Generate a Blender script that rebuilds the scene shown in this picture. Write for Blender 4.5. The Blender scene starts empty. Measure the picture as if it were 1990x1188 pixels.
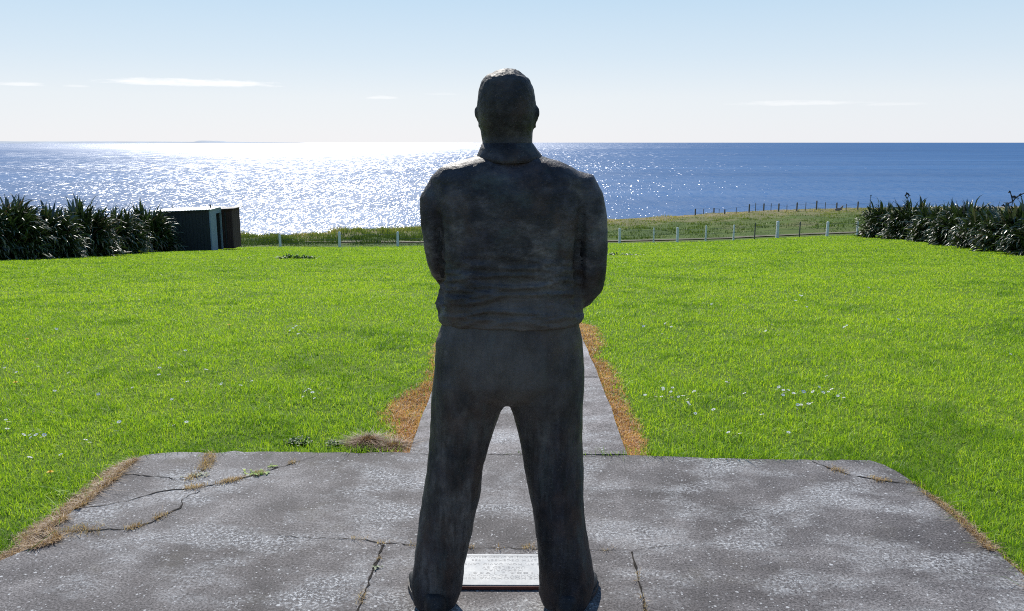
import bpy, math, random
import numpy as np
from mathutils import Vector, Matrix, noise as mnoise
R = math.radians
sc = bpy.context.scene
COL = sc.collection
rng = np.random.default_rng(7)
random.seed(7)

# ------------------------------------------------------------------ camera
F = 1650.0; CX, CY = 995.0, 594.0           # photograph pixels (1990 x 1188)
CAMZ = 1.62; PITCH = R(10.88); YAW = R(0.38)
cam = bpy.data.cameras.new('camera'); co = bpy.data.objects.new('camera', cam); COL.objects.link(co)
cam.sensor_width = 36; cam.lens = F / 1990 * 36
cam.clip_start = 0.05; cam.clip_end = 90000
co.location = (0, 0, CAMZ); co.rotation_euler = (math.pi/2 - PITCH, 0, YAW)
sc.camera = co
CR = co.rotation_euler.to_matrix()
def ray(px, py):
    d = CR @ Vector(((px-CX)/F, (CY-py)/F, -1.0)); return d
def at_Y(px, py, Y):
    d = ray(px, py); t = Y/d.y; return Vector((d.x*t, Y, CAMZ+d.z*t))
def at_z(px, py, z=0.0):
    d = ray(px, py); t = (z-CAMZ)/d.z; return Vector((d.x*t, d.y*t, z))

# ------------------------------------------------------------------ sun, sky, exposure
SUN_EL, SUN_AZ = R(40), R(-14)              # azimuth from +Y towards +X
sd = Vector((math.sin(SUN_AZ)*math.cos(SUN_EL), math.cos(SUN_AZ)*math.cos(SUN_EL), math.sin(SUN_EL)))
sl = bpy.data.lights.new('sun', 'SUN'); sl.energy = 4.2; sl.angle = R(0.5); sl.color = (1, .955, .88)
so = bpy.data.objects.new('sun', sl); COL.objects.link(so)
so.rotation_euler = (-sd).to_track_quat('-Z', 'Y').to_euler(); so.location = (0, 0, 30)
w = bpy.data.worlds.new('World'); sc.world = w; w.use_nodes = True
nt = w.node_tree; nt.nodes.clear()
def N(nt, t, **k):
    n = nt.nodes.new(t)
    for a, v in k.items(): setattr(n, a, v)
    return n
def L(nt, a, b): nt.links.new(a, b)
out = N(nt, 'ShaderNodeOutputWorld'); bg = N(nt, 'ShaderNodeBackground')
sky = N(nt, 'ShaderNodeTexSky', sky_type='NISHITA', sun_disc=False)
sky.sun_elevation = SUN_EL; sky.sun_rotation = SUN_AZ
sky.air_density = 1.0; sky.dust_density = 0.6; sky.ozone_density = 2.5; sky.altitude = 10
bg.inputs['Strength'].default_value = 0.1
def ramp(t, fac, stops):
    r = N(t, 'ShaderNodeValToRGB'); e = r.color_ramp.elements
    while len(e) < len(stops): e.new(.5)
    for k, (p, c) in enumerate(stops):
        e[k].position = p; e[k].color = (*c, 1) if hasattr(c, '__len__') else (c, c, c, 1)
    L(t, fac, r.inputs[0]); return r.outputs[0]
tc = N(nt, 'ShaderNodeTexCoord')
# thin low clouds: ellipses in azimuth / elevation broken up by noise
sep = N(nt, 'ShaderNodeSeparateXYZ'); L(nt, tc.outputs['Generated'], sep.inputs[0])
def M(nt, op, a, b=None, c=None, clamp=False):
    n = N(nt, 'ShaderNodeMath', operation=op, use_clamp=clamp)
    for i, v in enumerate((a, b, c)):
        if v is None: continue
        if isinstance(v, (int, float)): n.inputs[i].default_value = v
        else: L(nt, v, n.inputs[i])
    return n.outputs[0]
az = M(nt, 'ARCTAN2', sep.outputs[0], sep.outputs[1])
el = M(nt, 'ARCSINE', sep.outputs[2])
cmb = N(nt, 'ShaderNodeCombineXYZ'); L(nt, M(nt, 'MULTIPLY', az, 40.0), cmb.inputs[0]); L(nt, M(nt, 'MULTIPLY', el, 260.0), cmb.inputs[1])
cn = N(nt, 'ShaderNodeTexNoise'); cn.inputs['Scale'].default_value = 1.0; cn.inputs['Detail'].default_value = 6
cn.inputs['Roughness'].default_value = .62
L(nt, cmb.outputs[0], cn.inputs['Vector'])
nz = M(nt, 'SUBTRACT', cn.outputs[0], .5)
mask = None
def azel(px, py):
    d = ray(px, py).normalized(); return math.atan2(d.x, d.y), math.asin(d.z)
for (px, py, wpx, hpx, amp) in [(375, 162, 165, 9, 1.0), (30, 164, 55, 4, .6), (145, 168, 22, 3, .4), (740, 190, 30, 4.5, .6),
                                (1550, 201, 120, 6, .45), (1740, 203, 60, 4, .25), (860, 183, 40, 3, .2)]:
    a0, e0 = azel(px, py)
    dx = M(nt, 'DIVIDE', M(nt, 'SUBTRACT', az, a0), wpx/F); dy = M(nt, 'DIVIDE', M(nt, 'SUBTRACT', el, e0), hpx/F)
    # flatter underside
    dy = M(nt, 'ADD', M(nt, 'MULTIPLY', M(nt, 'MINIMUM', dy, 0), 1.5), M(nt, 'MAXIMUM', dy, 0))
    r2 = M(nt, 'ADD', M(nt, 'MULTIPLY', dx, dx), M(nt, 'MULTIPLY', dy, dy))
    v = M(nt, 'ADD', M(nt, 'SUBTRACT', 1.0, r2), M(nt, 'MULTIPLY', nz, 2.6))
    v = M(nt, 'MULTIPLY', M(nt, 'SMOOTH_MIN', M(nt, 'MAXIMUM', v, 0), 1.0, .3), amp)
    mask = v if mask is None else M(nt, 'MAXIMUM', mask, v)
mix = N(nt, 'ShaderNodeMix', data_type='RGBA')
L(nt, mask, mix.inputs['Factor']); 
tint = N(nt, 'ShaderNodeMix', data_type='RGBA', blend_type='MULTIPLY'); tint.inputs['Factor'].default_value = 1
L(nt, sky.outputs[0], tint.inputs['A']); tint.inputs['B'].default_value = (1, 1, 1, 1)
# sea-air veil: evens out the physical sky towards a pale blue that whitens at the horizon
def skyc(r, g, b): k = 1/(.1*1.275); return (r*k/10, g*k/10, b*k/10)
rp = ramp(nt, M(nt, 'MULTIPLY', M(nt, 'MAXIMUM', el, 0), 2.0), [(0, skyc(.85,.87,.92)), (.10, skyc(.80,.855,.915)), (.19, skyc(.67,.79,.90)), (.32, skyc(.53,.71,.875)), (.7, skyc(.2,.4,.72)), (1, skyc(.12,.27,.58))])
veil = N(nt, 'ShaderNodeVectorMath', operation='SCALE'); L(nt, rp, veil.inputs[0]); veil.inputs['Scale'].default_value = 10
sk = N(nt, 'ShaderNodeMix', data_type='RGBA'); sk.inputs['Factor'].default_value = .93
L(nt, tint.outputs['Result'], sk.inputs['A']); L(nt, veil.outputs[0], sk.inputs['B'])
L(nt, sk.outputs['Result'], mix.inputs['A']); mix.inputs['B'].default_value = (8.2, 8.3, 8.4, 1)
L(nt, mix.outputs['Result'], bg.inputs['Color']); L(nt, bg.outputs[0], out.inputs[0])
sc.view_settings.view_transform = 'Standard'; sc.view_settings.look = 'None'
sc.view_settings.exposure = 0.35; sc.view_settings.gamma = 1
sc.render.engine = 'CYCLES'
sc.cycles.use_denoising = False; sc.cycles.filter_width = 1.05
sc.cycles.max_bounces = 6; sc.cycles.sample_clamp_indirect = 4; sc.cycles.caustics_reflective = False

# ------------------------------------------------------------------ helpers
def tag(o, label=None, cat=None, group=None, kind=None):
    if label: o['label'] = label
    if cat: o['category'] = cat
    if group: o['group'] = group
    if kind: o['kind'] = kind
    return o
def link(name, me, mat=None, parent=None):
    o = bpy.data.objects.new(name, me); COL.objects.link(o)
    if mat:
        for m in (mat if isinstance(mat, (list, tuple)) else [mat]): me.materials.append(m)
    if parent: o.parent = parent; o.matrix_parent_inverse = parent.matrix_basis.inverted()
    return o
def pyobj(name, V, Fc, mat=None, parent=None, smooth=False):
    me = bpy.data.meshes.new(name); me.from_pydata([tuple(v) for v in V], [], [tuple(f) for f in Fc]); me.update()
    if smooth: me.polygons.foreach_set('use_smooth', [True]*len(me.polygons))
    return link(name, me, mat, parent)
def empty(name, loc, rz=0):
    o = bpy.data.objects.new(name, None); COL.objects.link(o); o.location = loc; o.rotation_euler = (0, 0, rz)
    o.empty_display_size = .1
    return o
class MB:
    def __init__(s): s.V = []; s.F = []
    def add(s, V, Fc):
        b = len(s.V); s.V += [tuple(v) for v in V]; s.F += [tuple(i+b for i in f) for f in Fc]; return s
    def box(s, x0, x1, y0, y1, z0, z1):
        return s.add([(x0,y0,z0),(x1,y0,z0),(x1,y1,z0),(x0,y1,z0),(x0,y0,z1),(x1,y0,z1),(x1,y1,z1),(x0,y1,z1)],
                     [(3,2,1,0),(4,5,6,7),(0,1,5,4),(1,2,6,5),(2,3,7,6),(3,0,4,7)])
    def tube(s, P, rad, n=8, caps=True):
        P = [Vector(p) for p in P]
        if not hasattr(rad, '__len__'): rad = [rad]*len(P)
        V = []; prev = None
        for i, p in enumerate(P):
            t = (P[min(i+1, len(P)-1)] - P[max(i-1, 0)]).normalized()
            if prev is None: u = t.orthogonal().normalized()
            else: u = (prev - t*prev.dot(t)).normalized()
            prev = u; v = t.cross(u)
            for k in range(n):
                a = 2*math.pi*k/n; V.append(p + (u*math.cos(a) + v*math.sin(a))*rad[i])
        Fc = [(i*n+k, i*n+(k+1) % n, (i+1)*n+(k+1) % n, (i+1)*n+k) for i in range(len(P)-1) for k in range(n)]
        if caps: Fc += [tuple(range(n))[::-1], tuple((len(P)-1)*n+k for k in range(n))]
        return s.add(V, Fc)
    def loft(s, secs, n=48, p=2.4):
        """secs: (cx, cy, z, rx, ry_back, ry_front) horizontal superellipse sections, bottom or top first"""
        V = []
        for (cx, cy, z, rx, rb, rf) in secs:
            for k in range(n):
                a = 2*math.pi*k/n; c, q = math.cos(a), math.sin(a)
                X = math.copysign(abs(c)**(2/p), c)*rx; Yv = math.copysign(abs(q)**(2/p), q)*(rf if q > 0 else rb)
                V.append((cx+X, cy+Yv, z))
        m = len(secs)
        Fc = [(i*n+k, i*n+(k+1) % n, (i+1)*n+(k+1) % n, (i+1)*n+k) for i in range(m-1) for k in range(n)]
        Fc += [tuple(range(n))[::-1], tuple((m-1)*n+k for k in range(n))]
        return s.add(V, Fc)
    def ball(s, c, r, rot=None, nu=24, nv=14):
        V = []; c = Vector(c)
        for j in range(nv+1):
            th = math.pi*j/nv
            for i in range(nu):
                a = 2*math.pi*i/nu
                v = Vector((r[0]*math.sin(th)*math.cos(a), r[1]*math.sin(th)*math.sin(a), r[2]*math.cos(th)))
                if rot is not None: v = rot @ v
                V.append(c+v)
        return s.add(V, [(j*nu+i, (j+1)*nu+i, (j+1)*nu+(i+1) % nu, j*nu+(i+1) % nu) for j in range(nv) for i in range(nu)])
    def build(s, name, mat, parent=None, smooth=False): return pyobj(name, s.V, s.F, mat, parent, smooth)
def remesh(mb, voxel, smooth=6):
    me = bpy.data.meshes.new('tmp'); me.from_pydata(mb.V, [], mb.F); me.update()
    o = bpy.data.objects.new('tmp', me); COL.objects.link(o)
    m = o.modifiers.new('r', 'REMESH'); m.mode = 'VOXEL'; m.voxel_size = voxel
    s_ = o.modifiers.new('s', 'SMOOTH'); s_.iterations = smooth; s_.factor = .5
    dg = bpy.context.evaluated_depsgraph_get(); r = bpy.data.meshes.new_from_object(o.evaluated_get(dg))
    bpy.data.objects.remove(o); return r
def displace(me, fn):
    n = len(me.vertices); a = np.empty(n*3); me.vertices.foreach_get('co', a); a = a.reshape(-1, 3)
    nn = np.empty(n*3); me.vertices.foreach_get('normal', nn); nn = nn.reshape(-1, 3)
    d = np.array([fn(Vector(p), Vector(q)) for p, q in zip(a, nn)])
    a = a + nn*d[:, None]; me.vertices.foreach_set('co', a.ravel()); me.update()
def smooth(me): me.polygons.foreach_set('use_smooth', [True]*len(me.polygons))

def mat_new(name):
    m = bpy.data.materials.new(name); m.use_nodes = True; t = m.node_tree; t.nodes.clear()
    o = N(t, 'ShaderNodeOutputMaterial'); return m, t, o
def noise(t, scale, detail=4, rough=.55, vec=None, dim=None):
    n = N(t, 'ShaderNodeTexNoise'); n.inputs['Scale'].default_value = scale; n.inputs['Detail'].default_value = detail
    n.inputs['Roughness'].default_value = rough
    if vec is not None: L(t, vec, n.inputs['Vector'])
    return n.outputs[0]
def mixc(t, f, a, b, bt='MIX'):
    m = N(t, 'ShaderNodeMix', data_type='RGBA', blend_type=bt)
    for s_, v in (('Factor', f), ('A', a), ('B', b)):
        if isinstance(v, (int, float)): m.inputs[s_].default_value = v
        elif isinstance(v, tuple): m.inputs[s_].default_value = (*v, 1)
        else: L(t, v, m.inputs[s_])
    return m.outputs['Result']
def mapping(t, coord, scale=(1, 1, 1), rot=(0, 0, 0)):
    m = N(t, 'ShaderNodeMapping'); m.inputs['Scale'].default_value = scale; m.inputs['Rotation'].default_value = rot
    L(t, coord, m.inputs[0]); return m.outputs[0]
def bump(t, h, dist, strength=1.0, nrm=None):
    b = N(t, 'ShaderNodeBump'); b.inputs['Strength'].default_value = strength; b.inputs['Distance'].default_value = dist
    L(t, h, b.inputs['Height'])
    if nrm is not None: L(t, nrm, b.inputs['Normal'])
    return b.outputs[0]
def pbr(name, color=(.5,.5,.5), rough=.6, metal=0, spec=.5, cvar=0, cscale=8, bscale=40, bdist=0, stretch=(1,1,1)):
    m, t, o = mat_new(name); p = N(t, 'ShaderNodeBsdfPrincipled'); c = N(t, 'ShaderNodeTexCoord').outputs['Object']
    c = mapping(t, c, stretch)
    if cvar:
        a = tuple(x*(1-cvar) for x in color); b = tuple(min(1, x*(1+cvar)) for x in color)
        L(t, ramp(t, noise(t, cscale, 6, .6, c), [(.3, a), (.7, b)]), p.inputs['Base Color'])
    else: p.inputs['Base Color'].default_value = (*color, 1)
    p.inputs['Roughness'].default_value = rough; p.inputs['Metallic'].default_value = metal
    p.inputs['Specular IOR Level'].default_value = spec
    if bdist: L(t, bump(t, noise(t, bscale, 5, .6, c), bdist), p.inputs['Normal'])
    L(t, p.outputs[0], o.inputs[0]); return m

# ------------------------------------------------------------------ ground shape
FY = 48.0
_fl = [(-700,497),(-300,492),(0,488),(300,484),(480,480),(660,480),(773,478.5),(1000,476),(1204,473),(1316,470),(1425,467),(1510,462.5),(1607,458.5),(1660,457),(1990,447),(2400,440),(2900,436)]
_P = [at_Y(a, b, FY) for a, b in _fl]; FX = np.array([p.x for p in _P]); FZ = np.array([p.z for p in _P])
_ed = [(-700,492,50.5),(-200,484,52),(250,474,54),(330,470,56),(480,464,57),(560,458,58),(660,452,60),(740,446,62),(815,441,65),(900,437,68),(1000,433,74),(1100,430,79),(1185,427,85),(1300,421,92),(1400,414,98),(1500,409,102),(1640,405,107),(1800,403,110),(2100,401,112),(2700,400,114)]
_E = [at_Y(a, b, c) for a, b, c in _ed]; EX = np.array([p.x for p in _E]); EY = np.array([p.y for p in _E]); EZ = np.array([p.z for p in _E])
def prof(Y):
    u = np.maximum(Y-4.5, 0); return -.108*u*u/(u+6)
PF = float(prof(np.array(FY)))
def ground(x, y):
    x = np.asarray(x, float); y = np.asarray(y, float)
    s = np.interp(x*FY/np.maximum(y, 12), FX, FZ) - PF
    zl = prof(y) - .03 + s*np.clip((y-5)/(FY-5), 0, 1.2)**1.7
    zl = zl + .02*np.sin(x*.7+1)*np.sin(y*.5)*np.clip((y-6)/10, 0, 1)
    ey = np.interp(x, EX, EY); ez = np.interp(x, EX, EZ); fz = np.interp(x, FX, FZ)
    tt = np.clip((y-FY)/(ey-FY), 0, 1)
    zf = fz + (ez-fz)*tt - .03*(1-tt) + (.12*np.sin(x*.9+y*.31)+.1*np.sin(x*.37-y*.8+2)+.06*np.sin(x*2.3+y*1.7))*np.clip((y-FY-3)/3, 0, 1)*np.clip((1-tt)*8, 0, 1)
    z = np.where(y <= FY, zl, zf)
    over = np.clip(y-ey, 0, None); z = z - over*1.1
    return np.maximum(z, -24)
def g1(x, y): return float(ground(x, y))
def hit(px, py):
    d = ray(px, py); t = 2.0
    for _ in range(6000):
        p = Vector((0, 0, CAMZ)) + d*t
        if p.z < g1(p.x, p.y): return p
        t += .02
    return p
SEA_Z = -20.0

# ------------------------------------------------------------------ patio outline and path
pat_px = [(-60,1112),(0,1090),(56,1066),(104,1050),(80,1030),(125,1006),(147,988),(190,950),(216,932),(233,913),(259,893),(283,884),(320,880),(500,878),(795,880)]
pat_px2 = [(1220,885),(1324,888),(1502,893),(1592,894.5),(1690,894.5),(1717,903),(1748,919),(1784,946),(1815.5,966),(1860,1000),(1905,1042),(1950,1085),(1989,1118),(2060,1180)]
PAT = [at_z(a, b) for a, b in pat_px + pat_px2]
pl, pr = PAT[0], PAT[-1]
PAT = [Vector((pl.x-.9, .6, 0)), Vector((pl.x-.5, pl.y-1.0, 0))] + PAT + [Vector((pr.x+.45, pr.y-.9, 0)), Vector((pr.x+.6, .5, 0)), Vector((pr.x+.4, -2.2, 0)), Vector((pl.x-.5, -2.2, 0))]
PAT2 = np.array([(p.x, p.y) for p in PAT])
PXL, PXR = at_z(795, 881).x, at_z(1220, 884).x
PY0 = at_z(1006, 882).y
def inside(x, y, poly):
    x = np.asarray(x); y = np.asarray(y); r = np.zeros(x.shape, bool); j = len(poly)-1
    for i in range(len(poly)):
        xi, yi = poly[i]; xj, yj = poly[j]
        c = ((yi > y) != (yj > y)) & (x < (xj-xi)*(y-yi)/(yj-yi+1e-12)+xi); r ^= c; j = i
    return r
def seg_dist(x, y, poly, closed=True):
    d = np.full(np.shape(x), 1e9); n = len(poly)
    for i in range(n if closed else n-1):
        ax, ay = poly[i]; bx, by = poly[(i+1) % n]; vx, vy = bx-ax, by-ay
        t = np.clip(((x-ax)*vx+(y-ay)*vy)/(vx*vx+vy*vy+1e-12), 0, 1)
        d = np.minimum(d, np.hypot(x-ax-t*vx, y-ay-t*vy))
    return d
def vnoise(x, y, sc_, seed=0):
    """cheap value noise, vectorised"""
    x = np.asarray(x)*sc_ + seed*17.3; y = np.asarray(y)*sc_ + seed*9.1
    xi = np.floor(x).astype(np.int64); yi = np.floor(y).astype(np.int64); fx = x-xi; fy = y-yi
    fx = fx*fx*(3-2*fx); fy = fy*fy*(3-2*fy)
    def h(a, b):
        v = (a*374761393 + b*668265263 + seed*974711) & 0xffffffff
        v = ((v ^ (v >> 13))*1274126177) & 0xffffffff
        return ((v ^ (v >> 16)) & 0xffff)/65535.0
    return (h(xi, yi)*(1-fx)+h(xi+1, yi)*fx)*(1-fy)+(h(xi, yi+1)*(1-fx)+h(xi+1, yi+1)*fx)*fy

# ------------------------------------------------------------------ materials: ground
def concrete(name, pale=0.0):
    m, t, o = mat_new(name); p = N(t, 'ShaderNodeBsdfPrincipled'); c = N(t, 'ShaderNodeTexCoord').outputs['Object']
    big = noise(t, 1.7, 7, .66, c); mid = noise(t, 5, 6, .65, c); fine = noise(t, 105, 4, .8, c)
    g = 1+pale
    base = ramp(t, big, [(.34, (.064*g, .056*g, .053*g)), (.46, (.098*g, .088*g, .084*g)), (.55, (.14*g, .128*g, .122*g)), (.66, (.20*g, .187*g, .178*g))])
    base = mixc(t, .55, base, ramp(t, mid, [(.32, (.5, .48, .5)), (.66, (1.4, 1.37, 1.35))]), 'MULTIPLY')
    base = mixc(t, .85, base, ramp(t, fine, [(.38, .12), (.62, 1.95)]), 'MULTIPLY')
    # pale lichen: patches of fine crust, and scattered round spots
    patch = ramp(t, noise(t, 2.3, 5, .6, mapping(t, c, (1, 1.5, 1))), [(.48, 0), (.64, 1)])
    crust = M(t, 'MAXIMUM', ramp(t, noise(t, 70, 5, .8, c), [(.47, 0), (.56, 1)]), M(t, 'MULTIPLY', ramp(t, noise(t, 14, 6, .75, c), [(.5, 0), (.6, 1)]), .35))
    lich = M(t, 'MULTIPLY', M(t, 'MULTIPLY', patch, crust), 1.0)
    for s_, rr, sel in ((26, .17, .86), (48, .22, .84), (85, .26, .78)):
        v = N(t, 'ShaderNodeTexVoronoi'); v.inputs['Scale'].default_value = s_; L(t, c, v.inputs['Vector'])
        dist = M(t, 'ADD', v.outputs['Distance'], M(t, 'MULTIPLY', M(t, 'SUBTRACT', noise(t, s_*3, 2, .5, c), .5), .35))
        spot = M(t, 'LESS_THAN', dist, rr)
        sep_ = N(t, 'ShaderNodeSeparateColor'); L(t, v.outputs['Color'], sep_.inputs[0])
        spot = M(t, 'MULTIPLY', spot, M(t, 'GREATER_THAN', M(t, 'ADD', sep_.outputs[0], M(t, 'MULTIPLY', patch, .22)), sel))
        lich = M(t, 'MAXIMUM', lich, M(t, 'MULTIPLY', spot, M(t, 'ADD', .35, M(t, 'MULTIPLY', sep_.outputs[1], .6))))
    col = mixc(t, lich, base, (.52, .51, .49))
    # faint moss and brown stain
    col = mixc(t, M(t, 'MULTIPLY', ramp(t, noise(t, 3.1, 6, .65, mapping(t, c, (1,1,1), (0,0,1))), [(.58, 0), (.75, 1)]), .35), col, (.09, .075, .045))
    L(t, col, p.inputs['Base Color']); p.inputs['Roughness'].default_value = .75; p.inputs['Specular IOR Level'].default_value = .3
    h = M(t, 'ADD', M(t, 'MULTIPLY', fine, .7), M(t, 'ADD', M(t, 'MULTIPLY', lich, .35), M(t, 'MULTIPLY', mid, .6)))
    L(t, bump(t, h, .0032, 1.0), p.inputs['Normal'])
    L(t, p.outputs[0], o.inputs[0]); return m
M_CON = concrete('patio_concrete'); M_PATH = concrete('path_concrete', .4); M_SLAB = concrete('slab_concrete', .12)

def soil_grass():
    m, t, o = mat_new('lawn_ground'); p = N(t, 'ShaderNodeBsdfPrincipled'); c = N(t, 'ShaderNodeTexCoord').outputs['Object']
    a = ramp(t, noise(t, .45, 6, .6, c), [(.3, (.08, .14, .02)), (.5, (.13, .2, .025)), (.7, (.19, .25, .035))])
    a = mixc(t, .6, a, ramp(t, noise(t, 28, 5, .7, c), [(.3, .45), (.7, 1.4)]), 'MULTIPLY')
    # beyond the fence the turf turns rough: olive, then straw brown on the crest
    sp = N(t, 'ShaderNodeSeparateXYZ'); L(t, c, sp.inputs[0])
    at = N(t, 'ShaderNodeAttribute'); at.attribute_name = 'far'
    b = ramp(t, noise(t, .35, 6, .65, mapping(t, c, (.5, 1, 1))), [(.3, (.05, .085, .02)), (.5, (.085, .13, .025)), (.7, (.15, .145, .06))])
    br = ramp(t, noise(t, .6, 6, .65, mapping(t, c, (.4, 1, 1))), [(.3, (.17, .15, .07)), (.7, (.34, .26, .16))])
    f1 = M(t, 'MULTIPLY', at.outputs['Fac'], 1.0)
    rough_ = M(t, 'ADD', M(t, 'SUBTRACT', M(t, 'MULTIPLY', f1, 2.2), 1.05), M(t, 'MULTIPLY', M(t, 'SUBTRACT', noise(t, .5, 4, .6, c), .5), 1.2), clamp=True)
    b = mixc(t, rough_, b, br)
    col = mixc(t, M(t, 'GREATER_THAN', f1, .001), a, b)
    L(t, col, p.inputs['Base Color']); p.inputs['Roughness'].default_value = .9; p.inputs['Specular IOR Level'].default_value = .1
    L(t, bump(t, noise(t, 30, 5, .7, c), .03, .8), p.inputs['Normal'])
    L(t, p.outputs[0], o.inputs[0]); return m
M_LAWN = soil_grass()

def blade_mat(name, c0, c1, c2, trans=.5, spec=.25, rough=.5):
    m, t, o = mat_new(name); at = N(t, 'ShaderNodeAttribute'); at.attribute_name = 'tone'
    col = ramp(t, at.outputs['Fac'], [(0, c0), (.5, c1), (1, c2)])
    d = N(t, 'ShaderNodeBsdfPrincipled'); L(t, col, d.inputs['Base Color']); d.inputs['Roughness'].default_value = rough
    d.inputs['Specular IOR Level'].default_value = spec
    tr = N(t, 'ShaderNodeBsdfTranslucent'); L(t, mixc(t, 1.0, col, (1.25, 1.2, .5), 'MULTIPLY'), tr.inputs['Color'])
    mx = N(t, 'ShaderNodeMixShader'); mx.inputs[0].default_value = trans
    L(t, d.outputs[0], mx.inputs[1]); L(t, tr.outputs[0], mx.inputs[2]); L(t, mx.outputs[0], o.inputs[0]); return m
M_BLADE = blade_mat('grass_blade', (.13, .26, .02), (.31, .50, .035), (.58, .71, .08))
M_STRAW = blade_mat('dry_blade', (.36, .19, .10), (.66, .38, .19), (.82, .62, .4), .35)
M_HAY = blade_mat('hay_blade', (.22, .13, .08), (.48, .33, .2), (.7, .56, .38), .3)
M_ROUGH = blade_mat('rough_blade', (.045, .085, .02), (.15, .22, .04), (.46, .38, .22), .4)
M_WEED = blade_mat('weed_leaf', (.03, .07, .015), (.05, .11, .02), (.08, .15, .03), .3, .4)

def blades(name, P, h, wd, tone, mat, lean=.35, curl=.25, parent=None, dirbias=None):
    """one mesh of two-segment tapering blades rooted at P"""
    n = len(P); a = rng.uniform(0, 2*np.pi, n)
    wx, wy = np.cos(a)*wd/2, np.sin(a)*wd/2
    b = rng.uniform(0, 2*np.pi, n); l1 = np.abs(rng.normal(0, lean, n))
    dx, dy = np.cos(b)*l1, np.sin(b)*l1
    if dirbias is not None: dx = dx+dirbias[0]; dy = dy+dirbias[1]
    V = np.empty((n, 5, 3)); base = P
    V[:, 0] = base + np.stack([-wx, -wy, np.zeros(n)], 1); V[:, 1] = base + np.stack([wx, wy, np.zeros(n)], 1)
    mid = base + np.stack([dx*h*.45, dy*h*.45, h*.58], 1)
    V[:, 2] = mid + np.stack([wx, wy, np.zeros(n)], 1)*.8; V[:, 3] = mid - np.stack([wx, wy, np.zeros(n)], 1)*.8
    V[:, 4] = base + np.stack([dx*h*(1.1+curl), dy*h*(1.1+curl), h*(1-.3*np.minimum(l1, 1))], 1)
    me = bpy.data.meshes.new(name); me.vertices.add(n*5); me.vertices.foreach_set('co', V.ravel())
    idx = (np.arange(n)*5)[:, None]
    T = np.concatenate([idx+np.array([0, 1, 2]), idx+np.array([0, 2, 3]), idx+np.array([3, 2, 4])], 1).ravel()
    me.loops.add(len(T)); me.loops.foreach_set('vertex_index', T.astype(np.int32))
    me.polygons.add(n*3); me.polygons.foreach_set('loop_start', (np.arange(n*3)*3).astype(np.int32))
    me.update(calc_edges=True)
    at = me.attributes.new('tone', 'FLOAT', 'POINT'); at.data.foreach_set('value', np.repeat(tone, 5).astype(np.float32))
    return link(name, me, mat, parent)

# ------------------------------------------------------------------ terrain sheet
def build_ground():
    us = np.concatenate([-np.geomspace(160, 30, 14)[:-1], np.linspace(-30, 32, 180), np.geomspace(33, 160, 16)])
    ys = np.concatenate([np.linspace(-60, -4, 8), np.linspace(-3, 12, 50), np.linspace(12.4, FY, 90)])
    nb = 60; tt = np.linspace(0, 1, nb+1)[1:]; dd = [.3, .8, 1.6, 3, 6, 10, 14, 17]
    nx = len(us); rows = []; far = []
    for y in ys: rows.append(np.stack([us, np.full(nx, y), ground(us, np.full(nx, y))], 1)); far.append(np.zeros(nx))
    ey = np.interp(us, EX, EY)
    for t_ in tt:
        y = FY + (ey-FY)*t_; rows.append(np.stack([us, y, ground(us, y)], 1)); far.append(np.full(nx, t_))
    for d_ in dd:
        y = ey+d_; rows.append(np.stack([us, y, ground(us, y)], 1)); far.append(np.full(nx, 1.0))
    V = np.concatenate(rows); m = len(rows)
    i, j = np.meshgrid(np.arange(m-1), np.arange(nx-1), indexing='ij'); a = (i*nx+j).ravel()
    me = bpy.data.meshes.new('lawn'); me.from_pydata(V.tolist(), [], np.stack([a, a+1, a+nx+1, a+nx], 1).tolist()); me.update()
    at = me.attributes.new('far', 'FLOAT', 'POINT'); at.data.foreach_set('value', np.concatenate(far).astype(np.float32)); smooth(me)
    return tag(link('lawn_ground', me, M_LAWN), kind='structure')
build_ground()

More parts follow.
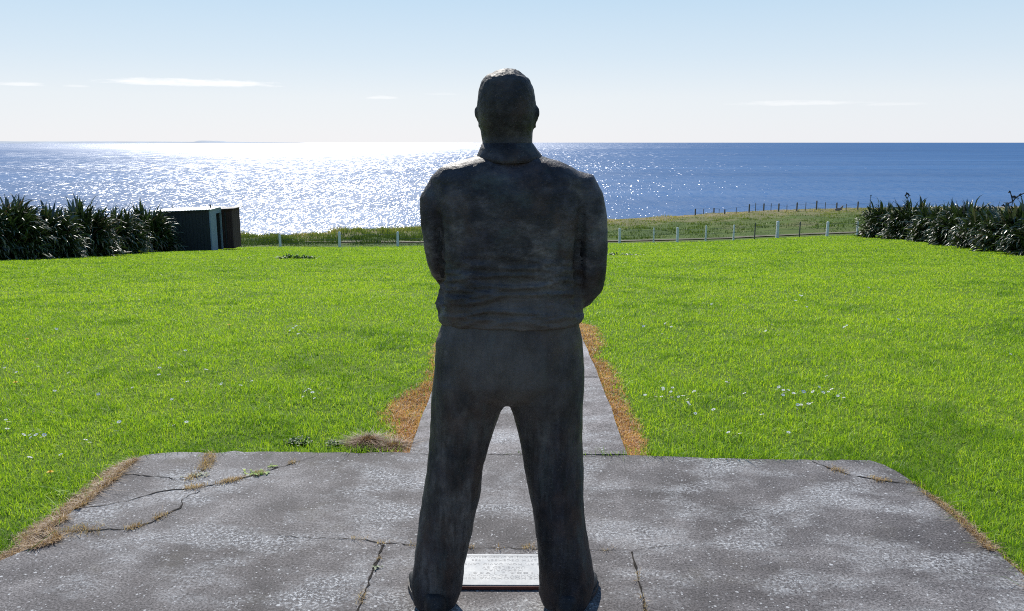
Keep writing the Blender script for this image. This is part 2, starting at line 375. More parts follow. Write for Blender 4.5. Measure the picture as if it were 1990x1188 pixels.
# sea and far shore
def sea_mat():
    m, t, o = mat_new('sea_water'); c = N(t, 'ShaderNodeTexCoord').outputs['Object']
    def slopes(rows):
        acc = None
        for sx, sy, det, amp in rows:
            n = N(t, 'ShaderNodeTexNoise'); n.inputs['Scale'].default_value = 1; n.inputs['Detail'].default_value = det; n.inputs['Roughness'].default_value = .7
            L(t, mapping(t, c, (sx, sy, 1)), n.inputs['Vector'])
            a = N(t, 'ShaderNodeVectorMath', operation='MULTIPLY_ADD'); L(t, n.outputs['Color'], a.inputs[0]); a.inputs[1].default_value = (amp, amp, 0)
            if acc is None: a.inputs[2].default_value = (0, 0, 0)
            else: L(t, acc, a.inputs[2])
            b = N(t, 'ShaderNodeVectorMath', operation='SUBTRACT'); L(t, a.outputs[0], b.inputs[0]); b.inputs[1].default_value = (amp/2, amp/2, 0); acc = b.outputs[0]
        z = N(t, 'ShaderNodeVectorMath', operation='ADD'); L(t, acc, z.inputs[0]); z.inputs[1].default_value = (0, 0, 1)
        nn = N(t, 'ShaderNodeVectorMath', operation='NORMALIZE'); L(t, z.outputs[0], nn.inputs[0]); return nn.outputs[0]
    # wave facets: short chop inshore, longer swell further out
    sy_ = N(t, 'ShaderNodeSeparateXYZ'); L(t, c, sy_.inputs[0]); ly = M(t, 'LOGARITHM', M(t, 'MAXIMUM', sy_.outputs[1], 10), 2.0)
    acc = None
    for k, (sx, sy, cen) in enumerate(((3.0, .34, 7.8), (1.9, .12, 8.7), (1.1, .038, 9.6), (.6, .011, 10.6), (.32, .0035, 11.8))):
        n = N(t, 'ShaderNodeTexNoise'); n.inputs['Scale'].default_value = 1; n.inputs['Detail'].default_value = 1.0; n.inputs['Roughness'].default_value = .6
        L(t, mapping(t, c, (sx, sy, 1), (0, 0, R(4*k-6))), n.inputs['Vector'])
        wgt = M(t, 'MAXIMUM', M(t, 'SUBTRACT', 1.0, M(t, 'ABSOLUTE', M(t, 'SUBTRACT', ly, cen))), 0)
        if k == 0: wgt = M(t, 'MAXIMUM', wgt, M(t, 'LESS_THAN', ly, cen))
        if k == 4: wgt = M(t, 'MAXIMUM', wgt, M(t, 'GREATER_THAN', ly, cen))
        a = N(t, 'ShaderNodeVectorMath', operation='SUBTRACT'); L(t, n.outputs['Color'], a.inputs[0]); a.inputs[1].default_value = (.5, .5, .5)
        b = N(t, 'ShaderNodeVectorMath', operation='SCALE'); L(t, a.outputs[0], b.inputs[0]); L(t, M(t, 'MULTIPLY', wgt, SLOPE*(1, 1, 1, .8, .6)[k]), b.inputs['Scale'])
        if acc is None: acc = b.outputs[0]
        else:
            d_ = N(t, 'ShaderNodeVectorMath', operation='ADD'); L(t, acc, d_.inputs[0]); L(t, b.outputs[0], d_.inputs[1]); acc = d_.outputs[0]
    fl = N(t, 'ShaderNodeVectorMath', operation='MULTIPLY_ADD'); L(t, acc, fl.inputs[0]); fl.inputs[1].default_value = (1, 1, 0); fl.inputs[2].default_value = (0, 0, 1)
    nn1 = N(t, 'ShaderNodeVectorMath', operation='NORMALIZE'); L(t, fl.outputs[0], nn1.inputs[0]); n1 = nn1.outputs[0]
    n2 = slopes([(.12, .03, 3, .5), (.012, .003, 2, .2)])
    w_ = noise(t, 1.0, 5, .6, mapping(t, c, (.0014, .009, 1)))
    dark = ramp(t, w_, [(.35, (.016, .082, .21)), (.65, (.03, .12, .28))])
    d = N(t, 'ShaderNodeBsdfDiffuse'); L(t, dark, d.inputs[0])
    g = N(t, 'ShaderNodeBsdfGlossy'); g.distribution = 'BECKMANN'; L(t, M(t, 'ADD', .29, M(t, 'MULTIPLY', M(t, 'MULTIPLY', M(t, 'SUBTRACT', ly, 8.6), .33, clamp=True), .2)), g.inputs['Roughness']); L(t, n1, g.inputs['Normal'])
    L(t, ramp(t, w_, [(.3, .75), (.7, 1.0)]), g.inputs['Color'])
    g2 = N(t, 'ShaderNodeBsdfGlossy'); g2.inputs['Roughness'].default_value = .48; L(t, n2, g2.inputs['Normal'])
    m1 = N(t, 'ShaderNodeMixShader'); m1.inputs[0].default_value = .07; L(t, d.outputs[0], m1.inputs[1]); L(t, g2.outputs[0], m1.inputs[2])
    mx = N(t, 'ShaderNodeMixShader'); mx.inputs[0].default_value = .14
    L(t, m1.outputs[0], mx.inputs[1]); L(t, g.outputs[0], mx.inputs[2]); L(t, mx.outputs[0], o.inputs[0]); return m
SLOPE = 2.15
M_SEA = sea_mat()
sea = pyobj('sea', [(-40000, 45, SEA_Z), (40000, 45, SEA_Z), (40000, 60000, SEA_Z), (-40000, 60000, SEA_Z)], [(0, 1, 2, 3)], M_SEA)
tag(sea, kind='structure')
def far_shore():
    V = []; Fc = []; k = 0; Y = 16000
    for i in range(145):
        px = -700 + i*9.0; X = at_Y(px, 276, Y).x
        u = (px+700)/1440
        hpx = (2.4*(1-u)**.7 + .9*vnoise(px, 0, .02, 3) + .5*vnoise(px, 0, .08, 5))*(1-u)**.25 + (2.2 if abs(px-375) < 10 else 0)
        fd_ = min(1, max(0, (590-px)/170)); z = SEA_Z + 21.6 + (hpx*fd_-(1-fd_)*1.5)*Y/F
        V += [(X, Y, SEA_Z-1), (X, Y+400, z), (X, Y+1500, z*.8), (X, Y+1900, SEA_Z-1)]
        if i: Fc += [(k-4+j, k+j, k+1+j, k-3+j) for j in range(3)]
        k += 4
    return tag(pyobj('far_hills', V, Fc, pbr('hazed_land', (.34, .38, .42), .9, cvar=.2, cscale=.002), smooth=True), kind='structure')  # distance haze is put into the pale blue-grey colour of the hills
far_shore()

# ------------------------------------------------------------------ patio slab, path, cracks
def prism(name, poly, z0, z1, mat, zfun=None, parent=None):
    n = len(poly); V = [(x, y, z1) for x, y in poly] + [(x, y, z0) for x, y in poly]
    Fc = [tuple(range(n))[::-1]] + [(i, (i+1) % n, n+(i+1) % n, n+i) for i in range(n)]
    o = pyobj(name, V, Fc, mat, parent)
    import bmesh
    bm = bmesh.new(); bm.from_mesh(o.data); bmesh.ops.recalc_face_normals(bm, faces=bm.faces); 
    for f in bm.faces:
        if len(f.verts) > 4 and f.normal.z < 0: f.normal_flip()
    bm.to_mesh(o.data); bm.free(); return o
# jagged edge a little
def jag(poly, step=.06, amp=.008, closed=True):
    outp = []
    n = len(poly)
    for i in range(n if closed else n-1):
        a = np.array(poly[i]); b = np.array(poly[(i+1) % n]); m = max(1, int(np.linalg.norm(b-a)/step))
        for k in range(m):
            p = a+(b-a)*k/m
            if k: p = p + rng.normal(0, amp, 2)
            outp.append((float(p[0]), float(p[1])))
    if not closed: outp.append(tuple(poly[-1]))
    return outp
patio = tag(prism('patio', jag([tuple(p) for p in PAT2]), -.09, 0, M_CON), kind='structure')
def path():
    ys = np.concatenate([np.arange(PY0+.004, 12, .12), np.arange(12, 47, .5)]); V = []; Fc = []
    for i, y in enumerate(ys):
        xl = PXL + .012*(vnoise(y, 1, 4, 1)-.5); xr = PXR + .012*(vnoise(y, 2, 4, 2)-.5)
        z = g1((PXL+PXR)/2, y)+.028
        V += [(xl, y, z-.06), (xl, y, z), (xr, y, z), (xr, y, z-.06)]
        if i: k = i*4; Fc += [(k-4+j, k-3+j, k+1+j, k+j) for j in range(3)]
    Fc += [(0, 3, 2, 1)]
    return tag(pyobj('path', V, [f[::-1] for f in Fc], M_PATH), kind='structure')
path()
M_CRACK = pbr('crack_soil', (.035, .03, .025), .95, spec=.1, cvar=.5, cscale=60, bscale=90, bdist=.004)
def crack(px, wid, name='crack', z=.0022, thin_end=True, wob=.006):
    pts = [at_z(*q) for q in px]; poly = [(p.x, p.y) for p in pts]
    poly = jag(poly, .025, wob, closed=False); n = len(poly); V = []; Fc = []
    for i, (x, y) in enumerate(poly):
        a = poly[max(0, i-1)]; b = poly[min(n-1, i+1)]; dx, dy = b[0]-a[0], b[1]-a[1]; l = math.hypot(dx, dy) or 1
        ww = wid*.62*(.2+1.3*random.random())*(min(1, .25+i/6, .25+(n-1-i)/6) if thin_end else 1)/2
        V += [(x-dy/l*ww, y+dx/l*ww, z), (x+dy/l*ww, y-dx/l*ww, z)]
        if i: k = 2*i; Fc.append((k-2, k-1, k+1, k))
    pyobj(name, V, Fc, M_CRACK, patio); return poly
C = {}
C['A'] = crack([(518,1040),(600,1045),(709,1049),(743,1057.5),(800,1060),(900,1064),(1000,1067),(1142,1069),(1223,1072)], .007)
C['A2'] = crack([(1232,1072),(1247,1067),(1290,1062),(1350,1053)], .004)
C['B'] = crack([(745,1060),(722,1117),(695,1187),(676,1235)], .016, thin_end=False, wob=.0025)
C['C'] = crack([(1228,1073),(1239,1116),(1254,1187),(1264,1235)], .013, thin_end=False, wob=.002)
C['D'] = crack([(229,921.5),(276,924),(328,928),(367,934),(384,924),(402,906),(406,884)], .016)
C['E'] = crack([(613,887),(544,908),(488,926),(432,939),(367,950),(302,958),(259,971),(194,984),(151,986)], .012)
C['F'] = crack([(389,954),(354,971),(350,988.5),(320,1001),(294,1016.5),(259,1027),(194,1031),(151,1032),(86,1036)], .014)
C['G'] = crack([(1578,897),(1619,912),(1650,924),(1704,932.5),(1762,941),(1797,946)], .014)
C['H'] = crack([(797,882.5),(1000,884),(1218,886.5)], .006)
# joints across the path
for py in (741, 668):
    y = hit(1150, py).y
    z = g1((PXL+PXR)/2, y)+.0305
    pj = pyobj('joint', [(PXL+.01, y-.007, z), (PXR-.01, y-.007, z), (PXR-.01, y+.007, z-.0005), (PXL+.01, y+.007, z-.0005)], [(0,1,2,3)], M_CRACK, bpy.data.objects['path'])

# ------------------------------------------------------------------ grass
def pathdist(x, y):
    return np.where(y > PY0, np.maximum(PXL-x, x-PXR), 9.0)
def hard(x, y): return inside(x, y, PAT2) | ((y > PY0) & (x > PXL) & (x < PXR))
def zs_ground(x, y): return ground(x, y)
def sprayed(x, y):
    """0..1 how much the turf is killed off beside the path and patio"""
    pd = pathdist(x, y); wl = np.where(x < 0, .12, .115)*(1+.6*(vnoise(x, y, 2.2, 11)-.5)*2) + .02
    wl = wl + np.where((x < 0), .15*np.exp(-((y-5.05)/.42)**2), .05*np.exp(-((y-4.9)/.6)**2))
    wl = wl*np.clip((46-y)/4, 0, 1) + .02 + .05*(vnoise(x, y, 9, 51)-.5) + .05*(vnoise(x, y, 24, 52)-.5)
    return np.clip((wl-pd)/.09, 0, 1)
LEFT_EDGE = [(p.x, p.y) for p in [at_z(*q) for q in pat_px[:11]]]
RIGHT_EDGE = [(p.x, p.y) for p in [at_z(*q) for q in pat_px2[8:]]]
def patiobare(x, y):
    dl = seg_dist(x, y, LEFT_EDGE, False); dr = seg_dist(x, y, RIGHT_EDGE, False)
    wl = .035+.09*vnoise(x, y, 3, 21) + .05*np.clip(-(x+2.2), 0, 1)
    wr = .015+.05*vnoise(x, y, 3, 22)
    return np.clip(np.maximum((wl-dl), (wr-dr))/.03, 0, 1)
def lawn_grass():
    X = []; Y = []
    rng_ = rng
    def strip(y0, y1, x0, x1, rho):
        n = int((y1-y0)*(x1-x0)*rho); X.append(rng.uniform(x0, x1, n)); Y.append(rng.uniform(y0, y1, n))
    yy = [1.2, 2.5, 4, 5, 6, 7.5, 9, 11, 14, 18, 24, 32, 40, 48.5]
    for a, b in zip(yy[:-1], yy[1:]):
        m = (a+b)/2; half = b*.72+2.0
        strip(a, b, -half, half, 7600*(4.5/max(m, 4.0))**1.75)
    X = np.concatenate(X); Y = np.concatenate(Y)
    k = ~hard(X, Y) & (rng.random(len(X)) > sprayed(X, Y)*.97) & (rng.random(len(X)) > patiobare(X, Y)*.97)
    X = X[k]; Y = Y[k]; n = len(X)
    v1 = vnoise(X, Y, .9, 1); v2 = vnoise(X, Y, 3.5, 2); v3 = vnoise(X, Y, .25, 3); v4 = vnoise(X, Y, 11, 4)
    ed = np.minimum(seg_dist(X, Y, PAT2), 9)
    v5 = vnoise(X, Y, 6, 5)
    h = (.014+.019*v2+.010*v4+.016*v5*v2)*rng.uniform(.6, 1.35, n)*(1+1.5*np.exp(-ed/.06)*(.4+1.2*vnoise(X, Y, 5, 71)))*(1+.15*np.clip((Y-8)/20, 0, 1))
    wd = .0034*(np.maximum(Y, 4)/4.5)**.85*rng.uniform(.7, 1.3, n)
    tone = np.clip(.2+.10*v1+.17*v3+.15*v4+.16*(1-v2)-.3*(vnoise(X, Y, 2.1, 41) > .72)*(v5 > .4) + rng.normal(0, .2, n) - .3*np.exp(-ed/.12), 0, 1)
    P = np.stack([X, Y, zs_ground(X, Y)-.002], 1)
    open('/tmp/nb','w').write(str(n)) if False else None
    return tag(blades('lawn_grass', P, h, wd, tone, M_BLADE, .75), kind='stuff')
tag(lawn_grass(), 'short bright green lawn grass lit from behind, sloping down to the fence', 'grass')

def dry_strip():
    n = 150000
    Y = PY0 + (rng.random(n)**2.2)*42; s = rng.random(n) < .5
    off = rng.uniform(-.02, .36, n); X = np.where(s, PXL-off, PXR+off)
    k = (rng.random(n) < sprayed(X, Y)) & ((off > 0) | (vnoise(X, Y, 6, 61) > .55)); X = X[k]; Y = Y[k]; n = len(X)
    h = rng.uniform(.012, .036, n); wd = .004*(Y/4.5)**.8*rng.uniform(.7, 1.3, n)
    near = np.exp(-(Y-PY0)/.35)
    tone = np.clip(.45+rng.normal(0, .28, n)+.5*(vnoise(X, Y, 7, 8)-.5)+.35*near, 0, 1)
    P = np.stack([X, Y, ground(X, Y)-.001], 1)
    o = blades('dry_grass', P, h, wd, tone, M_STRAW, .9)
    tag(o, 'orange dead grass strips along both sides of the concrete path', 'dry grass', kind='stuff')
dry_strip()
def hay_edge():
    n = 60000; X = []; Y = []
    for poly, m in ((LEFT_EDGE, 42000), (RIGHT_EDGE, 16000)):
        P = np.array(poly); seg = rng.integers(0, len(P)-1, m); t = rng.random(m)
        q = P[seg]+(P[seg+1]-P[seg])*t[:, None] + rng.normal(0, .07, (m, 2)); X.append(q[:, 0]); Y.append(q[:, 1])
    X = np.concatenate(X); Y = np.concatenate(Y)
    pb = patiobare(X, Y); ins = inside(X, Y, PAT2); ed = seg_dist(X, Y, PAT2)
    k = np.where(ins, (ed < .03) & (vnoise(X, Y, 4, 9) > .45), rng.random(len(X)) < pb*.7); X = X[k]; Y = Y[k]; n = len(X)
    ins = ins[k]
    P = np.stack([X, Y, np.where(ins, .001, ground(X, Y)+.005)], 1)
    o = blades('dead_turf', P, rng.uniform(.006, .024, n), rng.uniform(.0018, .004, n), np.clip(rng.normal(.5, .25, n), 0, 1), M_HAY, 1.6)
    tag(o, 'brown dead turf fringe along the broken edges of the patio', 'dead grass', kind='stuff')
    # tufts that grow out of the cracks
    X = []; Y = []
    for key, a, b, dens, spread in (('E', .12, .62, 5200, .014), ('D', .55, 1, 2600, .02), ('F', 0, .12, 900, .03), ('F', .38, .62, 1300, .012), ('F', .75, 1, 1500, .03), ('G', .28, .7, 2200, .018),
                                    ('G', .7, 1, 500, .012), ('A', .42, .86, 1600, .010), ('A', .25, .36, 300, .008), ('A', .93, 1, 160, .01), ('B', .1, .2, 130, .006), ('B', .45, 1, 500, .008), ('C', 0, 1, 420, .005), ('G', 0, .1, 220, .01)):
        p = np.array(C[key]); i0, i1 = int(a*(len(p)-1)), max(int(b*(len(p)-1)), int(a*(len(p)-1))+1)
        s = rng.uniform(i0, i1, dens); i = np.minimum(s.astype(int), len(p)-2); q = p[i]+(p[i+1]-p[i])*(s-i)[:, None]
        keep = (vnoise(s, s*0, .5, ord(key[0]) % 7+3) > .5) & (rng.random(len(s)) < .32)
        q = (q+rng.normal(0, spread, q.shape))[keep]; X.append(q[:, 0]); Y.append(q[:, 1])
    X = np.concatenate(X); Y = np.concatenate(Y); n = len(X)
    P = np.stack([X, Y, np.full(n, .0025)], 1)
    o = blades('crack_grass', P, rng.uniform(.004, .022, n), rng.uniform(.0015, .003, n), np.clip(rng.normal(.62, .25, n), 0, 1), M_HAY, 1.0)
    tag(o, 'straw coloured dead grass growing from the cracks in the patio', 'dead grass', kind='stuff')
hay_edge()
def rough():
    n = 170000
    u = rng.uniform(-34, 52, n); ey = np.interp(u, EX, EY); t = rng.random(n); y = FY+.2+(ey-FY)*t+.1
    z = ground(u, y); v = vnoise(u, y, .5, 31); v2 = vnoise(u, y, 1.6, 32); left = np.clip((2-u)/8, 0, 1)
    keep = (rng.random(n) < .25+.75*v2) ; u, y, z, v, v2, t, left = [a[keep] for a in (u, y, z, v, v2, t, left)]; n = len(u)
    h = (.05+.16*v2*v*2)*(1+1.0*left)*rng.uniform(.5, 1.3, n)*np.clip(t*5, .25, 1)
    h = np.where(t > .9, h*.5+.02, h)
    tone = np.clip(t**1.4*1.0-.08+.35*(v-.5)+rng.normal(0, .14, n) - .12*left*(1-t), 0, 1)
    o = blades('rough_grass', np.stack([u, y, z-.02], 1), h, rng.uniform(.02, .05, n), tone, M_ROUGH, .45)
    tag(o, 'rough olive and straw coloured grass on the bank behind the fence', 'grass', kind='stuff')
rough()
# gravel track behind the fence
def track():
    xs = np.linspace(-13, 26, 120); V = []; Fc = []
    for i, x in enumerate(xs):
        y0 = FY+1.6+.012*(x-8)**2*.3; w_ = .55+.4*vnoise(x, 0, .4, 5)
        for j in range(4):
            y = y0 + w_*j/3*1.2; V.append((x, y, g1(x, y)+.05))
        if i: k = i*4; Fc += [(k-4+j, k+j, k+1+j, k-3+j) for j in range(3)]
    return tag(pyobj('track', V, Fc, pbr('track_gravel', (.22, .2, .14), .95, spec=.1, cvar=.35, cscale=3, bscale=20, bdist=.02)), kind='structure')
track()

# ------------------------------------------------------------------ statue
Y0 = 2.80; PATCHX = at_Y(985, 700, 2.8).x
def bronze(name, tone=1.0, streak=(1.5, 1.5, .5), seed=0, pale_patch=True):
    m, t, o = mat_new(name); p = N(t, 'ShaderNodeBsdfPrincipled'); c0 = N(t, 'ShaderNodeTexCoord').outputs['Object']
    mp = N(t, 'ShaderNodeMapping'); mp.inputs['Location'].default_value = (seed*3.1, 0, seed*1.7); L(t, c0, mp.inputs[0]); c = mp.outputs[0]
    f = M(t, 'ADD', M(t, 'MULTIPLY', noise(t, 2.4, 3, .5, c), .5), M(t, 'MULTIPLY', noise(t, 8, 8, .7, c), .5))
    a = ramp(t, f, [(.38, (.012*tone, .012*tone, .019*tone)), (.46, (.026*tone, .027*tone, .036*tone)), (.53, (.06*tone, .062*tone, .068*tone)), (.62, (.135*tone, .138*tone, .138*tone))])
    st = ramp(t, noise(t, 9, 7, .72, mapping(t, c, streak)), [(.4, .25), (.5, .8), (.62, 2.2)])
    a = mixc(t, .8, a, st, 'MULTIPLY')
    b = ramp(t, noise(t, 6, 6, .7, mapping(t, c, (1, 1, .7), (.3, 0, 0))), [(.5, 0), (.66, 1)])
    a = mixc(t, M(t, 'MULTIPLY', b, .5), a, (.085, .055, .042))
    g = ramp(t, noise(t, 7, 6, .7, mapping(t, c, streak, (0, .1, 0))), [(.54, 0), (.68, 1)])
    a = mixc(t, M(t, 'MULTIPLY', g, .5), a, (.06, .088, .092))
    s_ = ramp(t, noise(t, 150, 3, .6, c), [(.62, 0), (.7, 1)])
    a = mixc(t, M(t, 'MULTIPLY', s_, .4), a, (.16, .15, .14))
    # paler patch over the seat and the small of the back, edges broken by noise
    if pale_patch:
        vd = N(t, 'ShaderNodeVectorMath', operation='DISTANCE'); mq = mapping(t, c0, (1.0, .5, .8)); L(t, mq, vd.inputs[0]); vd.inputs[1].default_value = (PATCHX, Y0*.5, .93*.8)
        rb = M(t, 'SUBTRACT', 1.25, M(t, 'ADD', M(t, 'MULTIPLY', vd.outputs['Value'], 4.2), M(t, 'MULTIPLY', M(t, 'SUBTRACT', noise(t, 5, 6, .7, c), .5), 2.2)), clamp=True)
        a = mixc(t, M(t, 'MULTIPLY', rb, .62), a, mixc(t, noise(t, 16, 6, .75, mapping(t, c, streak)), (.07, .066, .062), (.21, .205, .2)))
    a = mixc(t, 1.0, a, (1.08, .93, .82), 'MULTIPLY')
    L(t, a, p.inputs['Base Color']); p.inputs['Metallic'].default_value = .08; p.inputs['Specular IOR Level'].default_value = .4
    L(t, ramp(t, noise(t, 11, 5, .6, c), [(.3, .45), (.7, .75)]), p.inputs['Roughness'])
    h = M(t, 'ADD', M(t, 'MULTIPLY', noise(t, 24, 6, .7, mapping(t, c, streak)), .9), M(t, 'MULTIPLY', noise(t, 110, 4, .6, c), .35))
    L(t, bump(t, h, .0075, .9), p.inputs['Normal']); L(t, p.outputs[0], o.inputs[0]); return m
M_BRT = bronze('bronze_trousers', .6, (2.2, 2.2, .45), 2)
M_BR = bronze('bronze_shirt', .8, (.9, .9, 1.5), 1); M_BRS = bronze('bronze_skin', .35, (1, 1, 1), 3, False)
statue = empty('statue', (at_Y(990, 700, Y0).x, Y0, 0))
tag(statue, 'dark weathered bronze statue of a broad man standing legs apart, back turned', 'statue')
def sec(py, l, r, rb, rf, Y=Y0, dy=0):
    a = at_Y(l, py, Y); b = at_Y(r, py, Y); return ((a.x+b.x)/2, Y+dy, a.z, (b.x-a.x)/2, rb, rf)
def arm_path(pts): return [at_Y(px, py, Y0+dy) for px, py, dy, r in pts], [p[3] for p in pts]
ARM_L = [(885,356,.0,.042),(864,364,0,.056),(852,390,.0,.0605),(852,430,-.005,.058),(856,470,-.005,.057),(861,503,.01,.055),(867,524,.035,.053),(880,538,.075,.048)]
ARM_R = [(1108,354,.0,.044),(1127,362,0,.059),(1138,388,.0,.0625),(1144,430,-.005,.062),(1145,475,-.005,.060),(1144,522,.0,.0595),(1140,552,.02,.060),(1129,570,.06,.054)]
def arm_full(A, side, k=1.0, ext=True):
    P, rr = arm_path(A); rr = [r*k for r in rr]
    e = P[-1]; wz = e.z + .0
    cx = statue.location.x
    wrist = Vector((cx + side*.075, Y0+.285, wz-.005))
    P2 = [e.lerp(wrist, .35)+Vector((0, .01, -.008)), e.lerp(wrist, .7)+Vector((0, .012, -.006)), wrist]
    return P + P2, rr + [.044*k, .037*k, .031*k], wrist
# ---- shirt
sh = MB()
sh.loft([sec(300,944,1036,.055,.06), sec(308,915,1062,.075,.075), sec(314,889,1087,.086,.09), sec(326,856,1117,.10,.105), sec(345,838,1138,.118,.12),
         sec(375,842,1134,.135,.14), sec(415,846,1134,.140,.155), sec(455,852,1130,.138,.17), sec(500,855,1127,.133,.18), sec(545,856,1128,.13,.19),
         sec(572,852,1132,.135,.195), sec(589,847,1135,.14,.2), sec(602,853,1131,.137,.198), sec(613,853,1135,.14,.2), sec(621,855,1131,.138,.195), sec(627,860,1124,.128,.18)][::-1], 56, 2.5)
for A, s in ((ARM_L, -1), (ARM_R, 1)):
    P, rr, wr = arm_full(A, s); sh.tube(P, rr, 20)
me = remesh(sh, .0065, 5)
z_lo, z_hi = at_Y(990, 628, Y0).z, at_Y(990, 470, Y0).z
def shirt_d(p, n):
    u = (p.z-z_lo)/(z_hi-z_lo); d = 0
    ax_ = abs(p.x-statue.location.x); near = max(0, min(1, (.262-ax_)/.04))*(.35+.65*abs(n.y))
    m = math.exp(-((u-.42)/.42)**2)*near
    arc = p.z + .05*(p.x-statue.location.x)**2*6
    q = mnoise.noise(Vector((p.x*4.2, p.y*4, arc*27))) + .5*mnoise.noise(Vector((p.x*9, p.y*8+5, arc*70)))
    d += m*(.019*(1-min(1, abs(q)*2.6)**.7)-.004)
    if n.y < -.2: d += m*.004*mnoise.noise(Vector((p.x*14, 3, arc*90)))
    d += .0045*mnoise.noise(p*8) + .0016*mnoise.noise(p*24) + .001*mnoise.noise(p*60)
    # soft vertical drape where the sleeve meets the back
    ax = abs(p.x-statue.location.x)
    if n.y < -.1: d -= .022*math.exp(-((ax-.230)/.014)**2)*max(0, min(1, (1.42-p.z)/.12))*max(0, min(1, (p.z-z_lo-.02)/.05))
    return d
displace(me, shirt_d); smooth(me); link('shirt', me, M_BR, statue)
# ---- trousers
tr = MB()
tr.loft([sec(612,862,1124,.125,.17), sec(632,856,1125,.133,.18), sec(657,846,1129,.140,.18), sec(700,844,1132,.148,.17), sec(735,843,1134,.146,.155), sec(758,850,1126,.125,.13), sec(772,900,1070,.09,.1), sec(783,955,1016,.04,.05)][::-1], 56, 2.5)
LL = [(735,842,985,.13,.13),(770,839,983,.122,.12),(786,838,981,.115,.115),(800,838,973,.108,.112),(846,837.5,957.5,.098,.105),(907,829.5,940.5,.09,.098),(969,820,933,.086,.09),(1020,813,922,.08,.084),(1056,809,914,.078,.08),(1092,805,905.5,.08,.08),(1127,799,901.5,.082,.085),(1150,800,896,.084,.09),(1172,804,886,.084,.092)]
RL = [(735,986,1134,.13,.13),(770,988,1132,.122,.12),(786,991,1131,.115,.115),(800,996,1131,.108,.112),(846,1008,1131,.098,.105),(918,1020.5,1134,.09,.098),(969,1031,1134,.086,.09),(1025,1041,1137.5,.08,.084),(1071,1045.5,1146,.078,.08),(1092,1045.5,1151,.08,.08),(1122,1045.5,1155.5,.082,.085),(1148,1046,1150,.084,.09),(1172,1053,1142,.084,.092)]
for G in (LL, RL):
    tr.loft([sec(py, l, r, rb, rf, Y=Y0-.04*max(0, min(1, (py-786)/386))) for py, l, r, rb, rf in G][::-1], 40, 2.2)
me = remesh(tr, .0065, 4)
def tr_d(p, n):
    d = .006*mnoise.noise(Vector((p.x*11, p.y*11, p.z*2.6))) + .0035*mnoise.noise(Vector((p.x*24, p.y*24, p.z*6))) + .0018*mnoise.noise(p*30)
    d += .004*mnoise.noise(Vector((p.x*3, p.y*3, p.z*16)))*max(0, min(1, (.45-p.z)/.2))
    return d
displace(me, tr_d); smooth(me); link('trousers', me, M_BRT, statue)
# belt line seam just under the shirt hem is the overlap itself
# ---- body: head, neck, chest core, arms core, hands as one continuous surface
def mid(px): return at_Y(px, 200, Y0).x
bd = MB()
HS = [(134.5,978,996,.02,.02,-.005),(138.5,967,1006,.042,.042,-.004),(145,951,1016,.064,.062,-.003),(152,941.5,1024.5,.079,.078,-.003),(160,936,1031,.088,.087,-.003),(175,930.5,1037.5,.098,.096,0),
      (200,927,1041,.103,.1,0),(222,928,1040.5,.1,.098,0),(240,930,1039,.092,.1,.002),(254,934,1036,.08,.105,.004),(266,936,1035,.072,.098,.004),(276,938,1034.5,.068,.07,.0),(290,938,1035,.066,.062,-.002),(312,930,1045,.07,.06,-.004),(335,900,1075,.08,.06,0),(380,872,1105,.09,.09,0),(480,880,1100,.09,.1,0),(600,885,1095,.09,.1,0)]
bd.loft([sec(py, l, r, rb, rf, dy=dy) for py, l, r, rb, rf, dy in HS][::-1], 48, 2.15)
hc = at_Y(985, 215, Y0); hx = hc.x
def fz(py): return at_Y(985, py, Y0).z
# jaw, chin, brow, nose, lips, cheeks
bd.ball((hx, Y0+.07, fz(262)), (.058, .055, .036)); bd.ball((hx, Y0+.112, fz(272)), (.024, .02, .018))
bd.ball((hx, Y0+.094, fz(196)), (.062, .02, .012))
bd.tube([(hx, Y0+.1, fz(200)), (hx, Y0+.118, fz(216)), (hx, Y0+.127, fz(230))], [.008, .012, .016], 12)
for s in (-1, 1):
    bd.ball((hx+s*.014, Y0+.115, fz(232)), (.009, .011, .008)); bd.ball((hx+s*.045, Y0+.082, fz(228)), (.024, .022, .02))
    bd.ball((hx+s*.031, Y0+.094, fz(206)), (.013, .01, .009))
bd.ball((hx, Y0+.110, fz(247)), (.027, .013, .006)); bd.ball((hx, Y0+.107, fz(254)), (.023, .013, .0065))
# ears (helix, bowl rim, lobe)
for s, xo, top, bot in ((-1, 922.5, 206, 252), (1, 1049, 206, 254)):
    xe = at_Y(xo, 215, Y0).x - s*.006; ze0, ze1 = fz(top)-.006, fz(bot)+.006
    xi = xe - s*.012
    pts = [(xi-s*.004, Y0+.012, ze0-.012), (xi+s*.006, Y0-.004, ze0+.000), (xe, Y0-.016, ze0-.006), (xe, Y0-.02, ze0-.022), (xe-s*.004, Y0-.016, (ze0+ze1)/2), (xi+s*.001, Y0-.006, ze1+.016), (xi+s*.0005, Y0+.002, ze1+.003)]
    bd.tube(pts, [.006, .006, .006, .006, .0055, .006, .008], 10)
    bd.ball((xi, Y0-.002, (ze0+ze1)/2+.004), (.008, .014, .028))
